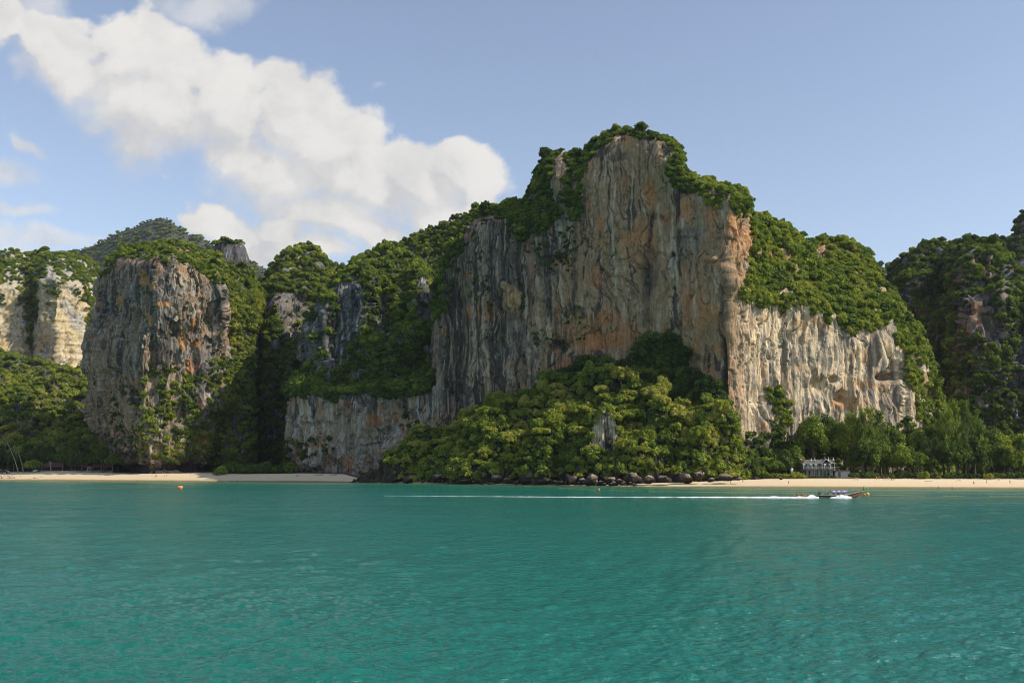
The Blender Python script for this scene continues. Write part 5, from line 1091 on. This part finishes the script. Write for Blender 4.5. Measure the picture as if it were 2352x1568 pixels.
    MB().tube([(.5, 0, .3), (.5, 0, 1.0)], .09, 8).build('engine_mount', METAL, e)
    MB().tube([(.1, 0, 1.25), (-4.6, 0, .02)], .055, 8).build('drive_shaft', METAL, e); MB().tube([(1.0, 0, 1.45), (2.2, .1, 1.35)], .03, 6).build('tiller', METAL, e)
    MB().tube([(-.2, 0, 1.6), (-2.4, 0, .75)], .02, 5).build('brace', METAL, e)
    return t
stern = onplane(1879, 1142.8); 
main_boat = longtail((stern.x, stern.y, 0), R(2), 1.08, 'wooden longtail boat with a purple canopy and green prow garland speeding right')
BW = lambda x, y, z: main_boat.matrix_basis @ Vector((x, y, z))
bpy.context.view_layer.update()
MG = 'people aboard the longtail boat'
person(BW(2.45, 0, .22), 'steer', 'boatman in orange shirt standing by the engine', R(92 + 180), 'black', 'orange', MG); person(BW(3.1, .25, .22), 'stand', 'bare-chested person standing just in front of the boatman', R(-90), 'black', None, MG)
for x, y, st_, l in [(4.7, -.3, 'black', 'dark-shirted passenger first from the stern under the canopy'), (5.0, .35, 'blue', 'passenger in blue beside the dark-shirted one'), (6.1, -.3, 'black', 'dark-haired passenger in black at mid canopy'), (6.5, .3, 'grey', 'grey-shirted passenger behind the mid-canopy one'), (7.7, -.3, 'pink', 'passenger in pink near the front of the canopy'), (8.2, .3, 'red', 'passenger in red at the front edge of the canopy')]:
    person(BW(x, y, .60), 'sit', l, R(90), 'blue', st_, MG)
person(BW(11.9, 0, 1.05), 'sit', 'passenger in white sitting alone on the bow', R(90), 'black', 'white', MG)

# foam: wake behind and bow wave beside the hull
def foam_strip(name, pts, label, seed):
    """pts: centre (x, y), half width, height"""
    g = np.random.default_rng(seed); rows = []
    for (x, y, w, h) in pts:
        row = []
        for j in range(-4, 5):
            a = j / 4; f = float(fbm(np.array(x * 1.3), np.array(y + a * 5), np.array(seed * 3.0), 4)); z = h * (1 - a * a) * (.25 + 1.5 * f) * (1.0 if f > .36 else .4) + .02 - .12 * a * a
            row.append((x + g.normal() * .05, y + a * w * (.7 + .6 * f), z))
        rows.append(row)
    o = MB().quads([[Vector(p) for p in r] for r in rows]).build(name, FOAMM, None, smooth=True); tag(o, label, 'foam', kind='stuff'); return o
W0 = BW(-.6, 0, 0); pts = []; x = W0.x
targets = [(1872, 1143.2), (1700, 1142.2), (1500, 1141.6), (1300, 1141.0), (1100, 1139.6), (900, 1138.2), (880, 1138.0)]
def wake_y(X):
    best = [onplane(a, b) for a, b in targets]; xs = [q.x for q in best][::-1]; ys = [q.y for q in best][::-1]; return float(np.interp(X, xs, ys))
xe = onplane(*targets[-1]).x
while x > xe:
    f = (W0.x - x) / (W0.x - xe); ww = (.8 + .9 * min(1, f * 6)) * (1 - .5 * f); hh = .34 * math.exp(-f * 9) + .10 * (1 - f) + .05
    if f > .55: hh *= (1.25 - f) * 1.2; ww *= .5 * max(.12, 1 - ((f - .55) / .45) ** 2)
    if f > .25: hh *= .25 + 1.2 * float(vn(np.array(x / 5), np.array(1.0), np.array(2.0)))
    wn_ = float(vn(np.array(x / 2.2), np.array(4.0), np.array(1.0))); pts.append((x, wake_y(x) + .5 * math.sin(x / 9) + 1.1 * (wn_ - .5), ww * (.55 + .9 * wn_), hh * (.6 + .8 * wn_))); x -= .34 + f * .25
foam_strip('wake_foam', pts, 'long white foam wake trailing left behind the longtail boat', 2)
pts = []; 
for i in range(60):
    u = i / 59; q = BW(3.2 + 7.2 * u, -.98 - .35 * math.sin(math.pi * u), 0); pts.append((q.x, q.y, .42 + .3 * math.sin(math.pi * u), 1.0 * math.sin(math.pi * min(1, u * 1.02)) ** .8 * (.45 + .75 * u)))
foam_strip('bow_wave_foam', pts, 'white bow wave foam curling along the longtail hull', 5)
pts = [(BW(-.4 - 3.2 * i / 30, 0, 0).x, BW(-.4, 0, 0).y, .7, .8 * math.sin(math.pi * i / 30) + .1) for i in range(31)]
foam_strip('propeller_foam', pts, 'churned white foam right behind the longtail stern', 8)

# kayak with two paddlers
KC = mat('orange_kayak', (.72, .24, .05), .4, var=.15); k0 = onplane(1838, 1139.6); kt = empty('kayak', (k0.x, k0.y, 0), 0); tag(kt, 'orange two-seat kayak just behind the longtail stern', 'kayak')
g = []
for i in range(17):
    u = i / 16; w = .38 * math.sin(math.pi * (u * .96 + .02)) ** .7; g.append([Vector((-2.1 + 4.2 * u, w * math.cos(a), .12 + .17 * math.sin(a) + .28 * abs(2 * u - 1) ** 3)) for a in [2 * math.pi * k / 12 for k in range(13)]])
MB().quads(g).build('hull', KC, kt, smooth=True); 
for x in (-1.1, .45): MB().box((x, 0, .30), (.5, .5, .06)).box((x - .28, 0, .45), (.06, .45, .3)).build('seat', CLO['black'], kt, bevel=.02)
person(Vector((k0.x - 1.1, k0.y, .17)), 'kayak', 'rear kayaker in a red life vest', R(90), 'black', 'red', 'kayakers'); person(Vector((k0.x + .5, k0.y, .17)), 'kayak', 'front kayaker, bare-backed, in the orange kayak', R(90), 'black', None, 'kayakers')
for x, l in ((-.65, 'paddle held by the rear kayaker'), (.95, 'paddle held by the front kayaker')):
    t = empty('paddle', (k0.x + x, k0.y, .72)); tag(t, l, 'paddle', 'kayak paddles'); MB().tube([(0, -.95, -.35), (0, .95, .35)], .018, 6).build('shaft', TRIM, t)
    for s_ in (-1, 1): MB().box((0, s_ * 1.1, s_ * .41), (.02, .36, .17), Matrix.Rotation(.35, 3, 'X')).build('blade', YELC, t, bevel=.008)

# buoys and float line
BY = mat('yellow_buoy', (.85, .50, .02), .45, var=.06, bump=.05); BO = mat('orange_buoy', (.80, .22, .03), .45, var=.06, bump=.05); BP = mat('pink_float', (.75, .12, .14), .5, bump=.05); ROPE = mat('wet_rope', (.25, .22, .15), .8)
def buoy(px, py, r, m_, label):
    q = onplane(px, py); t = empty('buoy', (q.x, q.y, 0)); tag(t, label, 'buoy', 'marker buoys')
    MB().ball((0, 0, r * .55), r, 3).build('float_ball', m_, t, True); MB().lathe((0, 0, r * 1.5), [(r * .16, 0), (r * .14, r * .16), (r * .05, r * .2)], 8).build('eyelet', ROPE, t, True)
buoy(1993, 1136.4, .62, BY, 'big yellow round buoy in front of the longtail bow'); buoy(1985.5, 1136.6, .42, BO, 'orange round buoy touching the big yellow one'); buoy(1375.6, 1125.5, .55, BO, 'lone orange buoy at the left end of the float line')
buoy(411, 1120.5, .75, BO, 'orange buoy of the cluster off the left beach'); buoy(416, 1120.2, .70, BY, 'yellow buoy of the cluster off the left beach'); buoy(414, 1121.6, .6, BP, 'pink-red float in front of the cluster off the left beach')
FLM = MB().lathe((0, 0, -.08), [(.06, -.14), (.11, -.08), (.11, .10), (.06, .16)], 8).mesh('float', BY, True)
def float_line(path, label, segs, step=6.3):
    P0 = [onplane(a, b) for a, b in path]; t = empty('float_line', (P0[0].x, P0[0].y, 0)); tag(t, label, 'float line', 'swimming area float lines'); o0 = Vector((P0[0].x, P0[0].y, 0)); line = []
    xs = [p[0] for p in path]; px = xs[0]
    while px < xs[-1]:
        py = float(np.interp(px, xs, [p[1] for p in path])) ; q = onplane(px, py) - o0; q.z = .0; line.append(q + Vector((0, 0, -.02)))
        if any(a <= px <= b for a, b in segs):
            f = link(bpy.data.objects.new('float', FLM), t); f.location = q + Vector((0, 0, .10)); f.rotation_euler = (0, math.pi / 2, 0)
        px += step
    MB().tube(line, .02, 4).build('rope', ROPE, t)
float_line([(1208, 1116.9), (1290, 1121), (1375, 1125.2)], 'sparse orange float line left of the lone orange buoy', [(1208, 1222), (1260, 1268), (1284, 1370)], 5.5)
float_line([(1378, 1125.6), (1490, 1128.3), (1740, 1132), (1982, 1136.4)], 'long dotted yellow float line between lone orange buoy and yellow buoy', [(1400, 1455), (1490, 1690), (1700, 1780), (1800, 1875), (1900, 1982)])
float_line([(1999, 1136.6), (2117, 1139), (2270, 1140.4), (2420, 1141.4)], 'dotted yellow float line running right from the yellow buoy', [(2000, 2120), (2165, 2215), (2272, 2420)])

# ------------------------------------------------------------------ pavilion house
WHITE = mat('white_painted_wood', (.72, .72, .70), .6, var=.06); GREYW = mat('grey_green_wall', (.20, .215, .205), .75, var=.12); ROOFM = mat('grey_roof_tiles', (.20, .19, .165), .85, var=.25, scale=2, stretch=(1, 4, 1)); GLASS = mat('dark_glass', (.02, .025, .03), .12, var=.1, bump=0, spec=.8); DARK = mat('dark_timber', (.07, .045, .035), .7, var=.2); CREAM = mat('cream_render', (.30, .28, .23), .8, var=.1)
hy = 566.0; A_ = gpt(1846, hy); B_ = gpt(1922, hy); hw = B_.x - A_.x; gz = float(groundZ(1880, hy)) + .1
zat = lambda py: float(at(1880, py, hy)[2])
H = empty('pavilion_house', (A_.x, hy, gz)); tag(H, 'two-storey white pavilion with grey roof, arched porch and small spires', 'house')
zf = zat(1077) - gz; ze = zat(1064) - gz; zr = zat(1055) - gz; ze = max(ze, zf + 2.9); zr = max(zr, ze + 1.9)
sx = hw / 76.0
MB().box((hw * .50, 4.5, zf / 2), (hw * .80, 7, zf)).build('lower_wall', CREAM, H)
MB().box((hw * .47, 4.6, zf + (ze - zf) / 2), (hw * .86, 7, ze - zf)).build('upper_wall', GREYW, H)
MB().box((hw * .53, 3.6, zf), (hw * 1.12, 9.4, .22)).build('balcony_floor', DARK, H)
for i in range(30): MB().box((hw * (-.02 + i * .0375), -1.12, zf - .28), (.10, .08, .34)).build('fringe_board', WHITE, H)
# main hipped roof and porch gable
def hip(x0, x1, y0, y1, z0, z1, name, inset):
    b = MB(); m1 = (y0 + y1) / 2; e = [(x0, y0, z0), (x1, y0, z0), (x1, y1, z0), (x0, y1, z0)]; r = [(x0 + inset, m1, z1), (x1 - inset, m1, z1)]
    b.poly([e[0], e[1], r[1], r[0]]); b.poly([e[2], e[3], r[0], r[1]]); b.poly([e[1], e[2], r[1]]); b.poly([e[3], e[0], r[0]]); b.poly([e[3], e[2], e[1], e[0]]); bmesh.ops.remove_doubles(b.b, verts=b.b.verts, dist=.001)
    return b.build(name, ROOFM, H)
hip(-.5, hw * 1.0, -1.1, 9.5, ze, zr, 'roof', 3.2)
for i in range(1, 12):
    f = i / 12; MB().box((hw * .5, -1.1 + 5.3 * f, ze + (zr - ze) * f + .05), (hw + 1 - 5.4 * f, .10, .07)).build('roof_batten', ROOFM, H)
px0, px1 = hw * .545, hw * .80; pc = (px0 + px1) / 2
b = MB(); b.poly([(px0 - .5, -1.7, ze - .1), (pc, -1.7, zr + .25), (pc, 5, zr + .25), (px0 - .5, 5, ze - .1)], (0, 0, -.16)); b.poly([(px1 + .5, -1.7, ze - .1), (pc, -1.7, zr + .25), (pc, 5, zr + .25), (px1 + .5, 5, ze - .1)], (0, 0, -.16)); b.build('porch_roof', ROOFM, H)
for x0, x1 in ((px0 - .6, pc), (px1 + .6, pc)): MB().tube([(x0, -1.75, ze - .12), ((x0 + x1) / 2, -1.75, (ze + zr) / 2 + .1), (x1, -1.75, zr + .3)], [.11, .10, .12], 6).build('bargeboard', WHITE, H)
def arch(x0, x1, z0, z1, name='arch'):
    b = MB(); n = 12; c = (x0 + x1) / 2; r = (x1 - x0) / 2; out = []; inn = []
    for i in range(n + 1):
        a = math.pi * i / n; inn.append((c - r * .86 * math.cos(a), -1.55, z1 - .9 * r - .1 + r * .95 * math.sin(a)))
        out.append((c - r * math.cos(a) * 1.0, -1.55, z1 + .0))
    for i in range(n): b.poly([inn[i], inn[i + 1], out[i + 1], out[i]], (0, .12, 0))
    return b.build(name, WHITE, H)
arch(px0 + 1.4, px1 - .1, zf, ze - .05); arch(px0, px0 + 1.35, zf, ze - .05)
for x in (px0, px0 + 1.4, px1, hw * .12, hw * .24, hw * .36, hw * .93, hw * -.02): 
    c_ = empty('column', (0, 0, 0)); c_.parent = H; MB().box((x, -1.45, zf + (ze - zf) / 2), (.16, .16, ze - zf)).build('shaft', WHITE, c_)
    MB().box((x, -1.45, ze - .18), (.36, .3, .14)).build('capital', WHITE, c_)
for x in (hw * -.02, hw * .19, hw * .34): MB().box((x + .3, -1.62, ze - .55), (1.5, .06, .5)).build('fretwork_panel', WHITE, H)
for x in (hw * .10, hw * .30, hw * .45): 
    w_ = empty('window', (0, 0, 0)); w_.parent = H; MB().box((x, 1.0, zf + 1.5), (1.5, .1, 2.3)).build('frame', WHITE, w_); MB().box((x - .36, .93, zf + 1.5), (.62, .06, 2.1)).build('pane', GLASS, w_); MB().box((x + .36, .93, zf + 1.5), (.62, .06, 2.1)).build('pane', GLASS, w_)
MB().box((hw * .67, .99, zf + 1.35), (3.4, .1, 2.6)).build('door', GLASS, H); MB().box((hw * .53, .99, zf + 1.35), (2.0, .1, 2.5)).build('door', GLASS, H)
for i in range(34): 
    x = -.2 + i * hw * 1.06 / 33; MB().box((x, -1.6, zf + .55), (.05, .05, .85)).build('baluster', WHITE if i < 28 else DARK, H)
MB().box((hw * .53, -1.6, zf + 1.0), (hw * 1.1, .08, .08)).build('handrail', WHITE, H)
for x in (.12, .20, .32, .46, .58, .68, .80): MB().box((hw * x, -.2, zf / 2), (.18, .18, zf)).build('post', CREAM, H)
for x, w_ in ((.20, 1.2), (.38, 2.6), (.60, 3.2), (.74, 2.2)): MB().box((hw * x, .96, zf * .47), (w_, .08, zf * .84)).build('lower_door', GLASS if w_ > 2 else DARK, H)
for px, py in ((1865.5, 1049.5), (1874, 1049.5), (1897.5, 1047.5), (1905.5, 1047.5), (1917.5, 1049.5)):
    q = at(px, 1056, hy); x = q[0] - A_.x; top = zat(py) - gz; yb = 2.0; zb = zr - .7
    MB().lathe((x, yb, zb), [(.38, 0), (.34, .45), (.2, .6), (.24, .8), (.10, 1.1), (.07, max(1.5, top - zb - .4)), (.01, max(2.0, top - zb))], 8).build('spire', WHITE, H, True)
t = empty('annex_house', (B_.x, hy + 1, gz)); tag(t, 'low grey flat annex in shade right of the white pavilion', 'annex'); MB().box((3.6, 2.6, zf * .40), (8.6, 5, zf * .80)).build('wall', GREYW, t); MB().box((3.6, 2.6, zf * .82), (9.0, 5.4, .18)).build('roof', CREAM, t)
for i in range(7): MB().box((.2 + i * 1.15, .06, zf * .72), (.5, .08, .25)).build('vent', DARK, t)
MB().box((2.0, .05, zf * .36), (1.1, .1, zf * .6)).build('door', DARK, t)
hd = empty('hedge', gpt(1880, hy - 6)); tag(hd, 'low clipped dark hedge in front of the white pavilion', 'hedge'); hd['tint'] = .35
for i in range(11):
    c = link(bpy.data.objects.new('foliage', CROWNS[i % 8]), hd); c.scale = (1.5, 1.2, .9); c.location = (-9 + i * 1.75, rnd.uniform(-.3, .3), .7); c['tint'] = .35
q = gpt(1819, 560); t = empty('gatepost', q); tag(t, 'weathered white stone gatepost in the bushes left of the pavilion', 'gatepost'); MB().box((0, 0, 2.2), (.9, .8, 4.4)).box((0, 0, 4.5), (1.4, 1.2, .3)).build('post', WHITE, t, bevel=.05); MB().ball((.1, 0, 5.0), (.8, .6, .6), 2).build('finial', WHITE, t, True)
q = at(1839.5, 1053, hy + 3); t = empty('parasol', (q[0], q[1], gz)); tag(t, 'small faded pink parasol above the shrubs left of the pavilion roof', 'parasol'); hh = q[2] - gz; MB().tube([(0, 0, 0), (0, 0, hh)], .05, 6).build('pole', TRIM, t); MB().lathe((0, 0, hh - .7), [(1.0, 0), (.7, .35), (.05, .7)], 10).build('canopy', CLO['pink'], t)

# ------------------------------------------------------------------ left beach: restaurant, kiosk, boats
ry = Yl + 9; a = gpt(88, ry); b_ = gpt(256, ry); W = b_.x - a.x
MAR = mat('dark_red_roof', (.13, .055, .045), .85, var=.25, scale=.6); REDR = mat('red_awning', (.50, .07, .05), .7); THATCH = mat('dry_thatch', (.36, .28, .17), .95, var=.3, scale=3, bump=.6)
def roofed(name, x0, x1, depth, z_e, z_r, y0, label, posts, mroof=MAR):
    t = empty(name, (a.x + W * x0, y0, float(groundZ(170, y0)))); tag(t, label, 'restaurant', 'restaurant roofs behind the left beach'); w = W * (x1 - x0); b = MB(); e = [(0, 0, z_e), (w, 0, z_e), (w, depth, z_e), (0, depth, z_e)]; r = [(w * .12, depth / 2, z_r), (w * .88, depth / 2, z_r)]
    b.poly([e[0], e[1], r[1], r[0]]); b.poly([e[2], e[3], r[0], r[1]]); b.poly([e[1], e[2], r[1]]); b.poly([e[3], e[0], r[0]]); bmesh.ops.remove_doubles(b.b, verts=b.b.verts, dist=.001); o = b.build('roof', mroof, t); o.modifiers.new('thickness', 'SOLIDIFY').thickness = .15
    for i in range(posts + 1): MB().box((.4 + (w - .8) * i / posts, .5, z_e / 2), (.16, .16, z_e)).build('post', DARK, t)
    MB().box((w / 2, depth * .8, z_e / 2), (w * .9, .2, z_e)).build('back_wall', DARK, t); MB().box((w / 2, .1, .12), (w, .5, .3)).build('plinth', CREAM, t)
    for i in range(posts): MB().box((.4 + (w - .8) * (i + .5) / posts, .45, .9), ((w - .8) / posts - .5, .06, .10)).build('rail', TRIM, t)
    return t
roofed('restaurant', .0, .34, 12, 3.6, 7.4, ry, 'long dark red roofed restaurant nearest the dead tree', 6); roofed('restaurant', .36, .66, 12, 4.0, 9.0, ry + 2, 'middle dark red roofed restaurant, the tallest', 5); roofed('restaurant', .68, 1.0, 11, 3.4, 7.0, ry + 1, 'low dark roofed restaurant next to the rock pillar', 6)
t = empty('awning', gpt(197, ry - 3)); tag(t, 'slanting bright red awning between the restaurants', 'awning'); b = MB(); b.poly([(-4, 0, 4.4), (4, 0, 3.0), (4, 3, 3.4), (-4, 3, 4.9)], (0, 0, .12)); b.build('sheet', REDR, t)
for x in (-3.8, 3.8): MB().tube([(x, .1, 0), (x, .1, 3.7 - x * .17)], .06, 6).build('pole', DARK, t)
t = empty('kiosk', gpt(205, Yl - 1)); tag(t, 'small thatched kiosk with white uprights in front of the red awning', 'kiosk'); MB().lathe((0, 0, 3.0), [(2.6, 0), (1.5, 1.0), (.1, 2.0)], 10).build('roof', THATCH, t)
for x in (-1.4, -.2, 1.4): MB().box((x, -.6, 1.5), (.4 if x < 1 else .2, .2, 3.0)).build('post', WHITE, t)
for i in range(13):
    x = 134 + i * 4.1; q = gpt(x, Yl - .5); t = empty('beach_table', q, rnd.uniform(-.2, .2)); tag(t, 'red-covered table on the restaurant terrace', 'table', 'red tables in front of the restaurants'); MB().box((0, 0, .78), (1.5, .9, .06)).build('table_top', REDR, t)
    for sx_ in (-.6, .6): MB().box((sx_, 0, .37), (.08, .7, .74)).build('leg', DARK, t)
w_ = MB(); tl = empty('terrace_wall', gpt(170, Yl - 3, 0)); tag(tl, 'low pale retaining wall along the restaurant terrace', 'wall')
g_ = [gpt(x, Yl - 3.2 + .0 * x) - gpt(170, Yl - 3) for x in range(92, 262, 5)]
for p, q in zip(g_, g_[1:]): c = (p + q) / 2; MB().box((c.x, c.y, c.z + .3), ((q - p).length * .97, .4, .75), Matrix.Rotation(math.atan2(q.y - p.y, q.x - p.x), 3, 'Z')).build('stone', TRIM, tl, bevel=.05)
t = empty('tarpaulin_shelter', gpt(8, Yl - 6)); tag(t, 'white tarpaulin shelter heaped with gear at the far left of the beach', 'shelter'); b = MB(); b.quads([[(-6 + i * 1.3, y_, 3.6 - .09 * (i - 3) ** 2 - (.3 if y_ else 0)) for i in range(9)] for y_ in (0, 3.5)]); b.build('tarpaulin', WHITE, t, True)
for x in (-5, -1.5, 2, 4.5): MB().tube([(x, .3, 0), (x, .3, 3.4 - .05 * (x - 1) ** 2)], .08, 6).build('pole', DARK, t)
for i in range(5): MB().box((-4 + i * 2, 1, .6), (1.2, 1, 1.2 - .15 * (i % 3))).build('crate', [DARK, WOOD, TRIM][i % 3], t, bevel=.05)
t = empty('pale_skiff', gpt(80, Yl - 3), .2); tag(t, 'white upturned skiff leaning by the round bush', 'skiff'); MB().quads([[Vector((-2 + 4 * u, .9 * math.sin(math.pi * (u * .94 + .03)) ** .6 * math.cos(a_), 1.3 * math.sin(a_) * math.sin(math.pi * (u * .94 + .03)) ** .5 + u * 1.2)) for a_ in [math.pi * k / 8 for k in range(9)]] for u in [i / 12 for i in range(13)]]).build('hull', WHITE, t, smooth=True)
def beached(px, py, rz, s, label):
    q = sandpt(px, py - 5.5); return longtail((q.x, q.y, q.z + .1), rz, s, label, 'longtail boats drawn up on the left beach', main=False, canopy='y')
beached(77, 1103.4, R(25), .42, 'small reddish wooden boat with raised prow beached alone'); beached(22, 1103.2, R(60), .62, 'covered wooden boat beached with stern to the sea'); beached(32, 1103, R(75), .5, 'dark wooden boat right against the covered one'); beached(3, 1103.2, R(85), .6, 'beached wooden boat cut by the left edge of the view')
q = onplane(24, 1102); 
for i, (px, l) in enumerate([(24, 'grey tarpaulin laid over the covered beached boat'), (5, 'brown tarpaulin over the leftmost beached boat')]):
    q = sandpt(px, 1097.2); o = MB().quads([[Vector((-2.6 + .65 * j, y_, 2.2 - .10 * abs(j - 4) ** 1.6 + .15 * (j % 2))) for j in range(9)] for y_ in (-1, 0, 1.2)]).build('tarpaulin', mat('faded_tarp', (.32, .27, .28), .8), None, True); o.location = (q.x, q.y, q.z - .4); tag(o, l, 'tarpaulin', 'tarpaulins on the beached boats')

# driftwood
for (px, py, l, s) in [(2134, 1105.5, 'thin driftwood branch lying on the middle of the right sand', 2.4), (2202, 1104.4, 'dark driftwood stump on the right sand', 1.6), (735, 1091.6, 'long bare fallen branch on the shaded sand', 5), (768, 1091.6, 'forked driftwood branch at the foot of the low wall', 4), (814, 1093.5, 'short driftwood by the tideline rocks', 2.5)]:
    t = empty('driftwood', sandpt(px, py), rnd.uniform(-.3, .3)); tag(t, l, 'driftwood', 'driftwood on the beaches'); MB().tube([(-s, 0, .1), (-s * .3, .1, .35), (s * .4, -.1, .3), (s, .1, .5)], [.10, .13, .11, .04], 6).build('stem', PALEBARK if px > 2000 else DARK, t, True); MB().tube([(0, 0, .3), (s * .3, .1, .9), (s * .5, .2, 1.3)], [.08, .06, .02], 5).build('branch', PALEBARK if px > 2000 else DARK, t, True)
t = empty('trestle', sandpt(683, 1094.5)); tag(t, 'small dark wooden trestle standing on the shaded sand', 'trestle')
for x in (-.7, .7): MB().box((x, 0, .7), (.18, .18, 1.4)).build('leg', DARK, t)
MB().box((0, 0, 1.1), (1.6, .16, .16)).build('crossbar', DARK, t)

# each of several look-alikes is told apart by its place along the shore
from collections import defaultdict
same = defaultdict(list)
for ob in list(COL.objects):
    if ob.parent is None and 'label' in ob and ob.get('kind') is None: same[ob['label']].append(ob)
ORD = ['first', 'second', 'third', 'fourth', 'fifth', 'sixth', 'seventh', 'eighth', 'ninth', 'tenth', 'eleventh', 'twelfth', 'thirteenth', 'fourteenth']
for lb, obs in same.items():
    if 1 < len(obs) <= 14:
        obs.sort(key=lambda q: q.location.x / q.location.y)
        for i, ob in enumerate(obs):
            sfx = (', left of two' if i == 0 else ', right of two') if len(obs) == 2 else ', %s from left' % ORD[i]
            if len((lb + sfx).split()) > 16: lb = lb.replace('on the headland ', '')
            ob['label'] = lb + sfx
